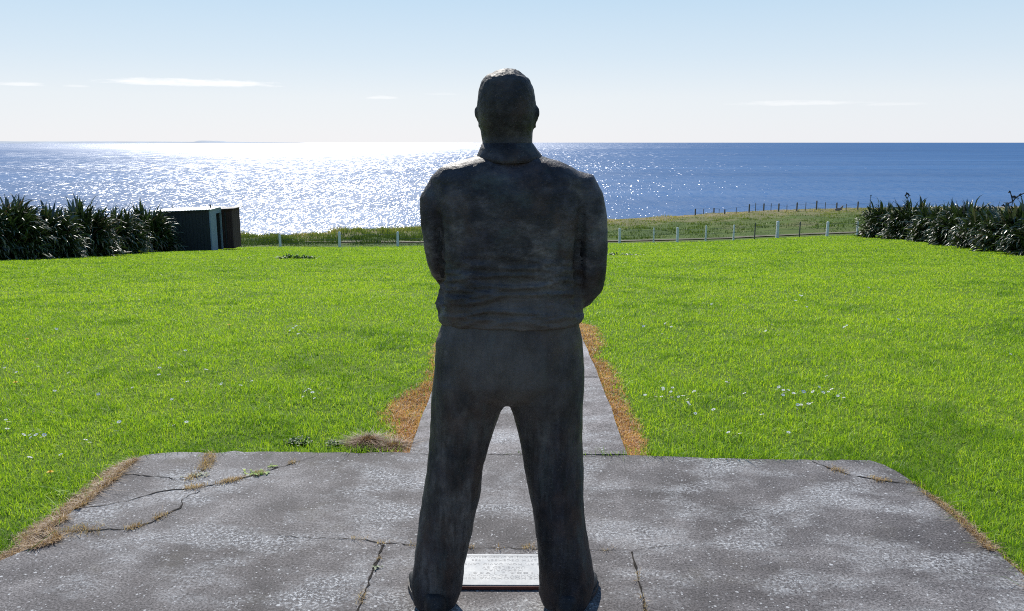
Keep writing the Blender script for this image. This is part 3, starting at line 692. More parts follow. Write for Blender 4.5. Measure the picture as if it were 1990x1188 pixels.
# arms core and hands
def hand(b, wrist, side, lift):
    """side -1: his left seen from behind; fingers curl across the middle and around the other hand"""
    d = Vector((-side, .12, -.05)).normalized(); up = Vector((0, 0, 1)); f = Vector((0, 1, 0))
    palm = wrist + d*.05 + Vector((0, .01+lift*.03, -.004+lift*.018))
    b.tube([wrist-d*.02, wrist+d*.012, palm, palm+d*.035], [.03, .028, .034, .03], 14)
    for k in range(4):
        zoff = .027-.018*k; ln = (.9, 1.0, .95, .78)[k]
        r0 = palm + d*.03 + up*zoff
        b.tube([r0, r0+d*.03*ln+f*.012, r0+d*.052*ln+f*.006-up*.002, r0+d*.064*ln-f*.014-up*.003], [.0105, .0098, .009, .008], 9)
    t0 = palm - d*.01 + up*.022
    b.tube([t0, t0+d*.02+up*.016+f*.004, t0+d*.048+up*.02+f*.006, t0+d*.066+up*.016+f*.003], [.013, .012, .0105, .009], 9)
for A, s, lf in ((ARM_L, -1, 0), (ARM_R, 1, 1)):
    P, rr, wr = arm_full(A, s, .72); P2 = [Vector((mid(985)+s*.08, Y0, P[0].z-.03))]+P; bd.tube(P2, [.045]+rr, 16)
    hand(bd, wr + Vector((-s*.012, .012, 0)), s, lf)
me = remesh(bd, .0042, 3)
displace(me, lambda p, n: .0016*mnoise.noise(p*22) + .0008*mnoise.noise(p*60)); smooth(me)
body = link('body', me, M_BRS, statue)
# ---- hair: short cropped cap lifted off the scalp
def hair():
    n = len(me.vertices); keep = {}
    V = []; Fc = []
    def cover(p):
        yy = p.y-Y0; low = fz(262) if yy < -.03 else fz(262)+(fz(150)-fz(262))*min(1, max(0, (yy+.03)/.13))
        return p.z-low
    cv = [cover(v.co) if v.co.z > fz(275) else -1 for v in me.vertices]
    for f in me.polygons:
        if all(cv[i] > 0 for i in f.vertices):
            for i in f.vertices:
                if i not in keep:
                    keep[i] = len(V); v = me.vertices[i]; e = min(1, cv[i]/.02)
                    top = max(0, min(1, (v.co.z-fz(172))/.03)); fr = max(0, min(1, (v.co.y-Y0+.05)/.06))
                    q = mnoise.noise(v.co*55)+.6*mnoise.noise(v.co*120)
                    V.append(v.co + v.normal*(-.001+e*(.0018+.0009*q+(.0018*max(0, q)+.0012*q)*top*(.4+fr))))
            Fc.append([keep[i] for i in f.vertices])
    return pyobj('hair', V, Fc, M_BRS, body, True)
hair()
# ---- collar
def collar():
    n = 72; V = []; Fc = []
    c1 = at_Y(986, 282, Y0); c2 = at_Y(991, 316, Y0)
    rows = [(-.004, .0005, -.012), (0, 0, 0), (.006, .0, .0), (.012, .35, 0), (.018, .75, 0), (.018, 1.0, 0), (.012, 1.0, 0)]
    for k in range(n+1):
        a = -math.pi/2 + (k/n-.5)*2*math.pi*.93     # starts and ends at the front
        c, s = math.cos(a), math.sin(a); fr = max(0, s)
        rx1, ry1 = .079, .072; rx2, ry2 = .0995, .094
        drop = (c1.z-c2.z)*(1.0 - .25*abs(c)**2) * (1+.9*fr)
        for off, t_, dz in rows:
            X = c1.x+(c2.x-c1.x)*t_ + c*(rx1+(rx2-rx1)*t_+off*.45); Yv = Y0+.002 + s*(ry1+(ry2-ry1)*t_+off*.45)
            V.append((X, Yv, c1.z - drop*t_ + dz - (.012*fr) + (.004 if t_ == 0 and dz == 0 else 0)))
    m = len(rows)
    for k in range(n): Fc += [(k*m+j, (k+1)*m+j, (k+1)*m+j+1, k*m+j+1) for j in range(m-1)]
    o = pyobj('collar', V, Fc, M_BR, statue, True)
    md = o.modifiers.new('t', 'SOLIDIFY'); md.thickness = .004; md.offset = 0
    return o
collar()
# ---- shoes
def shoe(side, hx_, hy, ang):
    b = MB(); d = Vector((math.sin(ang), math.cos(ang), 0)); n_ = Vector((d.y, -d.x, 0)); V = []
    S = [(-.02,.020,.02,.05),(0,.034,.0,.085),(.03,.040,0,.10),(.08,.042,0,.105),(.13,.046,0,.098),(.18,.053,0,.08),(.23,.055,.0,.066),(.27,.049,.0,.054),(.295,.032,.004,.042),(.305,.014,.01,.03)]
    n = 24
    for (t_, wv, z0, z1) in S:
        for k in range(n):
            a = 2*math.pi*k/n; c, s = math.cos(a), math.sin(a)
            x = math.copysign(abs(c)**.7, c)*wv; z = (z0+z1)/2 + math.copysign(abs(s)**.7, s)*(z1-z0)/2
            p = Vector((hx_, hy, 0)) + d*t_ + n_*x; V.append((p.x, p.y, max(z, 0)))
    m = len(S); b.add(V, [(i*n+k, i*n+(k+1) % n, (i+1)*n+(k+1) % n, (i+1)*n+k) for i in range(m-1) for k in range(n)] + [tuple(range(n))[::-1], tuple((m-1)*n+k for k in range(n))])
    me = remesh(b, .005, 2); displace(me, lambda p, q: .0018*mnoise.noise(p*26)); smooth(me)
    o = link('shoe', me, M_BRS, statue)
    s2 = MB(); W = [(t_*1.0, wv+.005) for (t_, wv, _, _) in S]
    Lp = [Vector((hx_, hy, 0))+d*t_+n_*wv for t_, wv in W] + [Vector((hx_, hy, 0))+d*t_-n_*wv for t_, wv in W[::-1]]
    k = len(Lp); s2.add([(p.x, p.y, .0005) for p in Lp]+[(p.x, p.y, .02) for p in Lp], [tuple(range(k))[::-1], tuple(range(k, 2*k))]+[(i, (i+1) % k, k+(i+1) % k, k+i) for i in range(k)])
    s2.build('sole', M_BR, o)
lx = at_Y(846, 1165, Y0-.04).x; rx_ = at_Y(1098, 1165, Y0-.04).x
shoe(-1, lx+.012, Y0-.125, R(-17)); shoe(1, rx_-.004, Y0-.125, R(19))

# ------------------------------------------------------------------ plaque
def plaque():
    a = at_z(980, 1075.5, .02); b = at_z(980, 1135, .02); cx = a.x; y1, y0 = a.y, b.y; hw = .205
    root = empty('plaque', (cx, (y0+y1)/2, 0))
    tag(root, 'pale engraved metal plaque with upside-down lettering between the feet of the statue', 'plaque')
    m, t, o = mat_new('plaque_metal'); p = N(t, 'ShaderNodeBsdfPrincipled'); c = N(t, 'ShaderNodeTexCoord').outputs['Object']
    L(t, ramp(t, noise(t, 30, 5, .6, c), [(.3, (.34, .35, .35)), (.7, (.45, .45, .44))]), p.inputs['Base Color'])
    p.inputs['Metallic'].default_value = .1; L(t, ramp(t, noise(t, 14, 4, .6, c), [(.3, .55), (.7, .7)]), p.inputs['Roughness'])
    L(t, bump(t, noise(t, 60, 4, .6, c), .0008), p.inputs['Normal']); L(t, p.outputs[0], o.inputs[0])
    MB().box(cx-hw, cx+hw, y0, y1, .001, .0165).build('plate', m, root)
    fr = MB(); e = .006
    fr.box(cx-hw, cx+hw, y1-.017, y1-.0145, .016, .0172)
    fr.build('engraved_line', pbr('line_dark', (.06, .06, .06), .6, cvar=.2), root)
    em = pbr('edge_wood', (.12, .03, .018), .7, cvar=.3, cscale=40)
    for ya, yb in ((y0-.007, y0-.0002), (y1+.0002, y1+.006)): MB().box(cx-hw-.004, cx+hw+.004, ya, yb, .001, .0125).build('backing_edge', em, root)
    rows = [("TAME HOROMONA REHE", 710, .34), ("(TOMMY SOLOMON)", 640, .265), ("1884 - 1933", 585, .225), ("MEMORIAL", 522, .145), ("UNVEILED BY", 452, .165),
            ("THE RT. HON. DAVID LANGE", 375, .345), ("27TH DECEMBER 1986", 280, .255), ("PRIME MINISTER OF NEW ZEALAND", 205, .3)]
    V = []; Fc = []
    for txt, zz, wid in rows:
        py = 1065+zz/12.44; pc = at_z(980, py, .02)
        cu = bpy.data.curves.new('t', 'FONT'); cu.body = txt; cu.align_x = 'CENTER'; cu.align_y = 'CENTER'; cu.size = 1; cu.resolution_u = 2; cu.space_character = 1.12
        ob = bpy.data.objects.new('t', cu); COL.objects.link(ob); dg = bpy.context.evaluated_depsgraph_get(); me = bpy.data.meshes.new_from_object(ob.evaluated_get(dg))
        bpy.data.objects.remove(ob)
        xs = [v.co.x for v in me.vertices]; ys = [v.co.y for v in me.vertices]; s = wid/(max(xs)-min(xs)); sy = (.0165 if zz > 600 else .014)/(max(ys)-min(ys))
        b = len(V); ycen = (max(ys)+min(ys))/2
        V += [(cx - v.co.x*s, pc.y-(v.co.y-ycen)*sy, .0170) for v in me.vertices]; Fc += [tuple(i+b for i in f.vertices) for f in me.polygons]
    pyobj('lettering', V, Fc, pbr('letter_dark', (.2, .205, .21), .5, cvar=.3, cscale=50), root)
plaque()

# ------------------------------------------------------------------ flax hedges
def flax_mat():
    m, t, o = mat_new('flax_leaf'); at = N(t, 'ShaderNodeAttribute'); at.attribute_name = 'tone'
    col = ramp(t, at.outputs['Fac'], [(0, (.012, .022, .006)), (.5, (.034, .062, .012)), (.8, (.08, .12, .03)), (1, (.2, .14, .08))])
    d = N(t, 'ShaderNodeBsdfPrincipled'); L(t, col, d.inputs['Base Color']); d.inputs['Roughness'].default_value = .42; d.inputs['Specular IOR Level'].default_value = 1.0
    tr_ = N(t, 'ShaderNodeBsdfTranslucent'); L(t, col, tr_.inputs['Color'])
    mx = N(t, 'ShaderNodeMixShader'); mx.inputs[0].default_value = .14
    L(t, d.outputs[0], mx.inputs[1]); L(t, tr_.outputs[0], mx.inputs[2]); L(t, mx.outputs[0], o.inputs[0]); return m
M_FLAX = flax_mat()
def flax(name, base, H, rad, nl, seed, bias=(0, 0)):
    r = np.random.default_rng(seed); V = []; Fc = []; T = []
    fans = [(r.uniform(0, 2*math.pi), math.acos(1-1.12*r.random())) for _ in range(nl//9)]
    for li in range(nl):
        fa, th = fans[li % len(fans)]; a = fa+r.normal(0, .1); th += r.normal(0, .06)
        lump = 1+.10*math.sin(3*fa+seed)+.06*math.sin(7*fa+2*th)
        dome = Vector((rad*math.sin(th)*math.cos(a)*lump, rad*math.sin(th)*math.sin(a)*lump, max(.05, H*.80*max(0, math.cos(th))**.7*lump)))
        depth = r.uniform(.45, .85); b0 = dome*depth; q = min(1, th/1.4)
        a2 = a+r.normal(0, .75); out_ = Vector((math.cos(a2)+bias[0]*q, math.sin(a2)+bias[1]*q, 0)).normalized()
        Ln = r.uniform(.42, .82)*(H/1.8); tilt = max(0, th*.78+r.normal(0, .3)); droop = r.uniform(.4, 2.1)*(.4+.8*q)
        w_ = r.uniform(.055, .115); side = Vector((-out_.y, out_.x, 0)); tone = float(np.clip(r.normal(.45, .25), 0, 1))
        tw = r.normal(0, .7); bend = r.normal(0, .35); ns = 6; p = b0.copy(); ang = tilt; ns = 5; k0 = len(V)
        for s in range(ns+1):
            u = s/ns; ww = w_*(1-.15*u if u < .6 else max(.04, (1-u)/.4*.91)); sd_ = (side*math.cos(tw*u)+Vector((0, 0, 1))*math.sin(tw*u)*.6).normalized()
            nrm = Vector((-out_.x*math.cos(ang), -out_.y*math.cos(ang), math.sin(ang)))
            V += [p-sd_*ww*.5+nrm*ww*.22, p, p+sd_*ww*.5+nrm*ww*.22]; T += [tone]*3
            if s < ns:
                k = k0+3*s; Fc += [(k, k+1, k+4, k+3), (k+1, k+2, k+5, k+4)]
            ang += droop/ns*(2.6*u**1.3)*1.1
            p = p + ((out_+side*bend*u).normalized()*math.sin(ang)+Vector((0, 0, 1))*math.cos(ang))*(Ln/ns)
            if p.z < .03: p.z = .03
    me = bpy.data.meshes.new(name); me.from_pydata([tuple(v) for v in V], [], Fc); me.update()
    at = me.attributes.new('tone', 'FLOAT', 'POINT'); at.data.foreach_set('value', np.array(T, np.float32))
    o = link(name, me, M_FLAX); o.location = base; return o
def hedge(defs, grp, bias):
    os_ = []
    for i, (px, py, top, lab, wm) in enumerate(defs):
        h = hit(px, py); d = Vector((h.x, h.y, 0)).normalized(); rad = wm
        rad *= random.uniform(.9, 1.0); c = Vector((h.x, h.y, 0)) + d*rad*.85; c.z = g1(c.x, c.y)
        H = at_Y(px, top, c.y).z - c.z
        print('flax', px, [round(v, 2) for v in c], 'H', round(H, 2))
        o = flax('flax_bush', c, H*(.95, 1.04, .98, 1.06)[i % 4]*(1.05 if bias[0] > 0 else 1.08), rad, 1150, 100+i+(50 if bias[0] > 0 else 0), bias); tag(o, lab, 'flax bush', grp); os_.append(o)
    return os_
# left hedge, listed from the shed outwards
hedge([(340, 487, 404, 'flax bush with drooping blades right beside the shed', 1.25),
       (285, 491, 400, 'rounded flax bush, second from the shed', 1.25),
       (222, 495, 397, 'dark flax bush, third from the shed in the left hedge', 1.2),
       (158, 499, 393, 'flax bush, fourth from the shed in the left hedge', 1.2),
       (88, 503, 388, 'tall flax bush with upright tips in the left hedge', 1.2),
       (25, 506, 386, 'glossy flax bush at the left edge of the photo', 1.2),
       (-50, 509, 388, 'flax bush cut by the left edge of the photo', 1.2), (-140, 512, 388, 'flax bush outside the left edge of the photo', 1.2)], 'flax bushes of the hedge beside the shed', (.5, -.3))
hedge([(1722, 462, 391, 'compact dark flax bush at the seaward end of the right hedge', 1.5),
       (1775, 466, 394, 'flax bush directly behind the compact end bush of the right hedge', 1.4),
       (1822, 471, 397, 'flax bush in the middle of the right hedge', 1.3),
       (1872, 478, 398, 'flax bush with pale glinting blades right of the hedge middle', 1.25),
       (1925, 484, 399, 'flax bush left of the bare twig in the right hedge', 1.25),
       (1978, 490, 400, 'flax bush under the bare twig at the right edge', 1.25),
       (2045, 498, 400, 'flax bush cut by the right edge of the photo', 1.25), (2120, 506, 398, 'flax bush outside the right edge of the photo', 1.25)], 'flax bushes of the right hand hedge', (-.6, -.3))
M_TWIG = pbr('twig_bark', (.02, .02, .025), .8, cvar=.3)
def twig(px, py, lab, branches, Yd):
    b = at_Y(px, py, Yd); root = None; mb = MB(); z0 = g1(b.x, b.y); bx, bz = b.x, b.z
    s = Yd/F
    mb.tube([(bx-.1, Yd, z0), (bx-.05, Yd, (z0+bz)/2), (bx, Yd, bz)], [.018, .014, .01], 6)
    for br in branches:
        P = [Vector((bx+q[0]*s, Yd+.02*k, bz-q[1]*s)) for k, q in enumerate(br)]; mb.tube(P, [.02]*(len(P)-1)+[.012], 5)
        for p in P[1:]:
            for _ in range(4):
                q = p+Vector((random.uniform(-.07, .07), random.uniform(-.07, .07), random.uniform(-.06, .06))); mb.tube([p, q], [.014, .02], 4)
    o = mb.build('twig', M_TWIG); tag(o, lab, 'twig'); return o
twig(1968, 392, 'forked bare twig standing above the right hedge near the photo edge', [[(0,0),(-2,-8),(-6,-20)],[(0,0),(6,-8),(14,-12),(26,-18)],[(0,0),(-8,4),(-14,8)]], 27)
twig(1763, 386, 'short dark seed head standing above the right hedge', [[(0,0),(-3,-5),(1,-10)],[(0,0),(3,-6),(0,-10)]], 40)
twig(1692, 384, 'thin dark stalk above the end bush of the right hedge', [[(0,0),(1,-4)]], 45)

# ------------------------------------------------------------------ fences
M_POST = pbr('painted_post', (.62, .64, .66), .7, cvar=.15, cscale=20, bscale=60, bdist=.003)
M_POSTD = pbr('dark_post', (.1, .1, .085), .85, cvar=.3, cscale=20, bscale=60, bdist=.004)
M_WIRE = pbr('fence_wire', (.16, .17, .17), .5, metal=.6)
M_WOOD = pbr('grey_timber', (.2, .17, .14), .85, cvar=.3, cscale=12, bscale=40, bdist=.006)
def post(parent, x, y, z, h, w_, mat, cap=True, lean=0, name='post'):
    mb = MB(); e = w_*.5
    V = [(x-e, y-e, z-.2), (x+e, y-e, z-.2), (x+e, y+e, z-.2), (x-e, y+e, z-.2)]
    t_ = e*.92; lx_ = lean*h
    V += [(x-t_+lx_, y-t_, z+h-.02), (x+t_+lx_, y-t_, z+h-.02), (x+t_+lx_, y+t_, z+h-.02), (x-t_+lx_, y+t_, z+h-.02)]
    u = e*.55; V += [(x-u+lx_, y-u, z+h+.015), (x+u+lx_, y-u, z+h+.015), (x+u+lx_, y+u, z+h+.015), (x-u+lx_, y+u, z+h+.015)]
    mb.add(V, [(0,1,5,4),(1,2,6,5),(2,3,7,6),(3,0,4,7),(4,5,9,8),(5,6,10,9),(6,7,11,10),(7,4,8,11),(8,9,10,11)])
    return mb.build(name, mat, parent)
def fence(name, defs, Yf, lab, nw, wr, mats):
    root = empty(name, (0, Yf if not callable(Yf) else 70, g1(0, Yf if not callable(Yf) else 70))); tag(root, lab, 'fence'); tops = []
    for (px, pt, pb, w_, mk) in defs:
        Y = Yf(px) if callable(Yf) else Yf
        x = at_Y(px, pb, Y).x; z = g1(x, Y); h = at_Y(px, pt, Y).z - at_Y(px, pb, Y).z
        post(root, x, Y, z, h, w_, mats[mk], lean=random.uniform(-.02, .02), name='post' if mk == 0 else 'batten'); tops.append((x, Y, z, h))
    for i in range(nw):
        f = .25+.65*i/max(1, nw-1); mb = MB(); mb.tube([(x, Y-.05, z+.8*f) for x, Y, z, h in tops], wr, 5); mb.build('wire', M_WIRE, root)
    return root
fence('garden_fence', [(330,455,484,.12,0),(438,455,483,.12,0),(545,454,479,.115,0),(660,450,480,.13,0),(773,450,479,.13,0),(885,447,478,.13,0),(995,446,477,.13,0),(1100,445,475,.13,0),(1204,444,473,.13,0),(1270,442,471,.075,0),
                       (1316,441,470,.13,0),(1371,438,469,.085,0),(1425,437,467.5,.085,0),(1466,434,466,.06,1),(1510,430,462.5,.15,0),(1553,431,461,.06,1),(1607,430,458.5,.13,0),(1665,430,457,.1,0)], FY,
      'low garden fence of pale posts and thin wires at the far end of the lawn', 3, .006, (M_POST, M_POSTD))
far_px = [1351,1367,1387,1397,1408,1430,1455,1467,1483,1497,1512,1528,1547,1564,1585,1602,1624,1643,1665,1690]
def farY(px): return 94 - (1640-px)*.012
fd = []
for i, px in enumerate(far_px):
    pb = np.interp(px, [1351,1430,1512,1640,1700], [420,424,428.5,428,427]); th = i % 2 == 1 or px in (1397,)
    fd.append((px, pb-(13 if px < 1440 else 16.5), pb, .06 if th else .13, 1))
root_f = fence('paddock_fence', fd, farY, 'distant paddock fence of thin dark posts along the cliff top', 2, .008, (M_POSTD, M_POSTD))
# driftwood log resting on a far post
def log():
    Y = farY(1627)-.05; p = lambda a, b: at_Y(a, b, Y)
    x624 = at_Y(1624, 428, farY(1624)).x
    mb = MB(); mb.tube([p(1622.5, 408.5), p(1627, 407.5), p(1633, 406.5), p(1636, 403), p(1638.5, 400)], [.16, .19, .15, .1, .05], 9); mb.tube([p(1633, 407), p(1637, 408.3)], [.07, .03], 6)
    o = mb.build('driftwood', M_WOOD, smooth=True); tag(o, 'weathered driftwood log lying across the top of a far fence post', 'driftwood')
log()

# ------------------------------------------------------------------ sheds
def sheds():
    m, t, o = mat_new('roof_metal'); p = N(t, 'ShaderNodeBsdfPrincipled'); c = N(t, 'ShaderNodeTexCoord').outputs['Object']
    L(t, ramp(t, noise(t, 5, 5, .6, c), [(.3, (.55, .56, .56)), (.7, (.75, .75, .74))]), p.inputs['Base Color']); p.inputs['Metallic'].default_value = .3; p.inputs['Roughness'].default_value = .45
    L(t, p.outputs[0], o.inputs[0]); roofm = m
    dark = pbr('dark_board', (.025, .03, .03), .85, cvar=.3, cscale=4, stretch=(6, 6, .6), bscale=12, bdist=.01)
    brown = pbr('brown_board', (.05, .026, .022), .85, cvar=.35, cscale=4, stretch=(8, 8, .6), bscale=12, bdist=.01)
    pale = pbr('pale_board', (.2, .27, .31), .7, cvar=.2, cscale=6, stretch=(6, 6, .6), bscale=20, bdist=.006)
    Y = 39.0; a = at_Y(300, 411, Y); b = at_Y(407, 406, Y); base = hit(407, 485)
    z0 = g1(b.x, Y)-.1; print('shed base', z0, 'hit', base, 'g', g1(b.x, Y))
    x0, x1 = a.x, b.x; zl, zr = at_Y(300, 412.5, Y).z, at_Y(407, 407.5, Y).z; D = 1.35
    # open-sided shed with a lean-to roof
    r = empty('shed', ((x0+x1)/2, Y+D/2, g1((x0+x1)/2, Y))); tag(r, 'low dark boarded shed with a pale metal roof and open doorway, half hidden by flax', 'shed')
    def boards(x0, x1, y, zt0, zt1, mat, name, par, nb, th=.03, axis='x'):
        mb = MB()
        for i in range(nb):
            u0, u1 = i/nb, (i+1)/nb; g = .004; off = .004*(i % 2)
            A, B = x0+(x1-x0)*u0+g, x0+(x1-x0)*u1-g; zt = min(zt0+(zt1-zt0)*u0, zt0+(zt1-zt0)*u1)
            if axis == 'x': mb.box(A, B, y-off, y+th, z0, zt)
            else: mb.box(y-th, y+off, A, B, z0, zt)
        return mb.build(name, mat, par)
    boards(x0, x1-.03, Y, zl-.02, zr-.02, dark, 'front_wall', r, 16)
    boards(x0, x1-.03, Y+D, zl-.02, zr-.02, dark, 'back_wall', r, 16)
    boards(Y, Y+D, x0+.03, zl-.02, zl-.02, dark, 'end_wall', r, 9, axis='y')
    # pale door surround on the open side
    dj = MB(); dj.box(x1-.03, x1+.03, Y-.03, Y+.72, z0, zr-.02); dj.box(x1-.03, x1+.03, Y+.722, Y+D, zr-.24, zr-.02); dj.box(x1-.04, x1+.04, Y+D+.002, Y+D+.06, z0, zr-.02)
    dj.build('door_surround', pale, r)
    mb = MB(); nseg = 40; V = []; Fc = []
    for i in range(nseg+1):
        u = i/nseg; x = x0-.15+(x1+.1-x0+.15)*u; z = zl+(zr-zl)*u + .01*math.sin(i*math.pi/1.0) + (.012 if i % 2 else 0)
        V += [(x, Y-.12, z+.02), (x, Y+D+.12, z+.05), (x, Y-.12, z-.01), (x, Y+D+.12, z+.02)]
        if i: k = 4*i; Fc += [(k-4, k, k+1, k-3), (k-2, k-1, k+3, k+2), (k-4, k-2, k+2, k), (k-3, k+1, k+3, k-1)]
    Fc += [(0,1,3,2), (4*nseg, 4*nseg+2, 4*nseg+3, 4*nseg+1)]
    mb.add(V, Fc).build('roof', roofm, r)
    pv = MB(); q = at_Y(413, 402, Y+.8); pv.tube([(q.x-.1, Y+.8, q.z-.12), (q.x-.1, Y+.8, q.z+.1)], .04, 8); pv.build('vent_pipe', M_POSTD, r)
    # brown outhouse
    Y2 = Y+D+.25; a2, b2 = at_Y(420, 406, Y2), at_Y(450, 404.5, Y2); xa, xb = a2.x, b2.x; D2 = 1.1; za, zb = at_Y(420, 408.5, Y2).z, at_Y(450, 407, Y2).z
    r2 = empty('outhouse', ((xa+xb)/2, Y2+D2/2, g1((xa+xb)/2, Y2))); tag(r2, 'narrow brown plank outhouse with a tilted roof, right of the dark shed', 'outhouse')
    boards(xa, xb, Y2, za, zb, brown, 'front_wall', r2, 8); boards(xa, xb, Y2+D2, za, zb, brown, 'back_wall', r2, 8)
    boards(Y2+.032, Y2+D2-.01, xb-.0, zb-.01, zb-.01, brown, 'side_wall', r2, 8, axis='y'); boards(Y2+.032, Y2+D2-.01, xa+.03, za-.01, za-.01, brown, 'side_wall', r2, 8, axis='y')
    MB().box(xb-.36, xb-.3, Y2-.03, Y2-.006, z0, zb-.1).build('batten', dark, r2)
    V = [(xa-.1, Y2-.12, za+.01), (xb+.15, Y2-.12, zb+.03), (xb+.15, Y2+D2+.1, zb+.03), (xa-.1, Y2+D2+.1, za+.01)]; V += [(x, y, z+.03) for x, y, z in V]
    pyobj('roof', V, [(3,2,1,0),(4,5,6,7),(0,1,5,4),(1,2,6,5),(2,3,7,6),(3,0,4,7)], pbr('dark_roof', (.12, .1, .09), .6, cvar=.3), r2)
sheds()

# ------------------------------------------------------------------ small plants and flowers
def daisy_mesh():
    V = []; Fc = []; mi = []
    n = 14
    for k in range(n):
        a = 2*math.pi*k/n; da = .17
        c = len(V); V += [(math.cos(a-da)*.003, math.sin(a-da)*.003, 0), (math.cos(a+da)*.003, math.sin(a+da)*.003, 0), (math.cos(a+da)*.0105, math.sin(a+da)*.0105, .002), (math.cos(a)*.0125, math.sin(a)*.0125, .0015), (math.cos(a-da)*.0105, math.sin(a-da)*.0105, .002)]
        Fc.append((c, c+1, c+2, c+3, c+4)); mi.append(0)
    c = len(V); V += [(math.cos(2*math.pi*k/8)*.004, math.sin(2*math.pi*k/8)*.004, .001) for k in range(8)] + [(0, 0, .004)]
    for k in range(8): Fc.append((c+k, c+(k+1) % 8, c+8)); mi.append(1)
    c = len(V); V += [(math.cos(a)*.0008, math.sin(a)*.0008, z) for z in (-.055, 0) for a in (0, 2.1, 4.2)]
    for k in range(3): Fc.append((c+k, c+(k+1) % 3, c+3+(k+1) % 3, c+3+k)); mi.append(2)
    me = bpy.data.meshes.new('daisy'); me.from_pydata(V, [], Fc); me.update(); me.polygons.foreach_set('material_index', mi)
    for m in (pbr('petal_white', (.82, .82, .84), .6), pbr('disc_yellow', (.7, .5, .05), .8), pbr('stem_green', (.1, .2, .03), .8)): me.materials.append(m)
    return me
DM = daisy_mesh()
ORD = 'leftmost second third fourth fifth sixth seventh eighth ninth tenth eleventh twelfth thirteenth fourteenth fifteenth sixteenth seventeenth eighteenth nineteenth twentieth'.split()
def daisies(px_list, lab, grp, hgt=.05, sz=1.0):
    px_list = sorted(px_list); nn_ = len(px_list)
    for i_, (px, py) in enumerate(px_list):
        h = hit(px, py)
        if hard(np.array([h.x]), np.array([h.y]))[0]: continue
        o = bpy.data.objects.new('daisy', DM); COL.objects.link(o); s = sz*random.uniform(.8, 1.15)*max(1, (h.y/5.5)**.5)
        o.location = (h.x, h.y, g1(h.x, h.y)+hgt); o.scale = (s, s, s); o.rotation_euler = (random.uniform(.1, .6)*-1, random.uniform(-.3, .3), random.uniform(0, 6)); 
        if i_ < 20 and i_ <= nn_/2: w_ = ORD[i_] if i_ == 0 else ORD[i_]+' from left'
        else: k_ = nn_-1-i_; w_ = 'rightmost' if k_ == 0 else ORD[k_]+' from right'
        tag(o, lab+', '+w_, 'daisy', grp)
dz = lambda pts, ox, oy, f: [(ox+a*f, oy+b*f) for a, b in pts]
daisies(dz([(1030,205),(1045,188),(1080,213),(1120,215),(1088,232),(1078,248),(1160,237),(1170,242),(1236,228),(1307,228),(1365,208),(1395,192),(1435,195),(1357,184),(1388,231),(1428,224),(1453,204),(1450,246),(1500,260),(1526,240),(1547,252),(1547,275)], 1250, 720, .2513),
        'white daisy in the dense patch right of the path', 'daisies in the dense patch right of the path')
daisies(dz([(1190,330),(1215,330),(1228,335),(1275,321),(1298,316),(1183,356)], 1250, 720, .2513), 'white daisy in the row below the dense patch', 'daisies in the row below the dense patch')
daisies(dz([(12,250),(140,262),(153,208),(150,190),(225,192),(212,225),(215,262),(222,270),(270,268),(305,258),(340,285),(343,310),(350,325),(355,338),(385,225),(395,220),(95,262),(85,292),(245,290),(655,148),(640,145)], 1250, 720, .2513),
        'white daisy in the scatter by the orange strip', 'daisies close to the orange grass strip')
daisies(dz([(655,550),(710,575),(745,555),(590,540),(400,397),(540,370),(780,240),(1005,395),(915,408),(1118,553)], 1250, 720, .2513), 'small white daisy near the right patio edge', 'daisies near the patio edge')
daisies(dz([(705,725),(743,748),(685,795),(565,745),(1300,765),(1352,775),(1395,770),(1412,772),(1437,772),(1392,735),(1240,843),(1258,843),(715,828),(655,405),(897,358),(925,330),(1215,378),(1573,537),(1585,540),(1543,572),(1003,595),(1960,410),(1925,285)], 1080, 420, .3015),
        'white daisy scattered on the middle right lawn', 'daisies on the middle of the right lawn')
daisies([(562,645),(570,648),(576,644),(583,652),(588,646),(564,653),(573,656),(580,660),(592,655),(600,661),(557,660)], 'white daisy in the tuft left of the statue hip', 'daisies left of the statue hip')
daisies([(595,775),(602,772),(608,778),(622,780),(590,786),(640,770),(612,790)], 'white daisy in the cluster left of the statue thigh', 'daisies level with the statue knees')
daisies(dz([(280,690),(125,732),(40,700),(165,755),(500,735),(715,898),(910,860),(960,848),(1040,703),(1155,697),(1490,712),(1540,702),(1568,730),(1675,848),(1350,1105),(1258,1130),(1245,935),(865,1105),(790,1157),(843,1168),(253,1027),(50,1085),(68,1103),(60,1157),(410,408),(1340,568),(1350,212),(1005,185),(905,180),(1600,820),(1740,830),(1820,795),(1845,900),(400,870),(1330,655),(1150,750),(1355,803)], 0, 540, .2694),
        'white daisy scattered on the left lawn', 'daisies on the left lawn')
daisies([(48,862),(60,862),(72,864),(80,858),(88,863),(84,868),(62,868),(168,874),(176,878),(120,902),(60,908)], 'white daisy in the near left corner of the lawn', 'daisies in the near left corner')
daisies(dz([(640,345),(660,330),(600,720),(500,740),(1060,280),(350,180),(830,25),(640,20),(1620,300),(1700,400),(1930,560)], 1480, 560, .25), 'white daisy scattered on the far right lawn', 'daisies on the far right lawn')
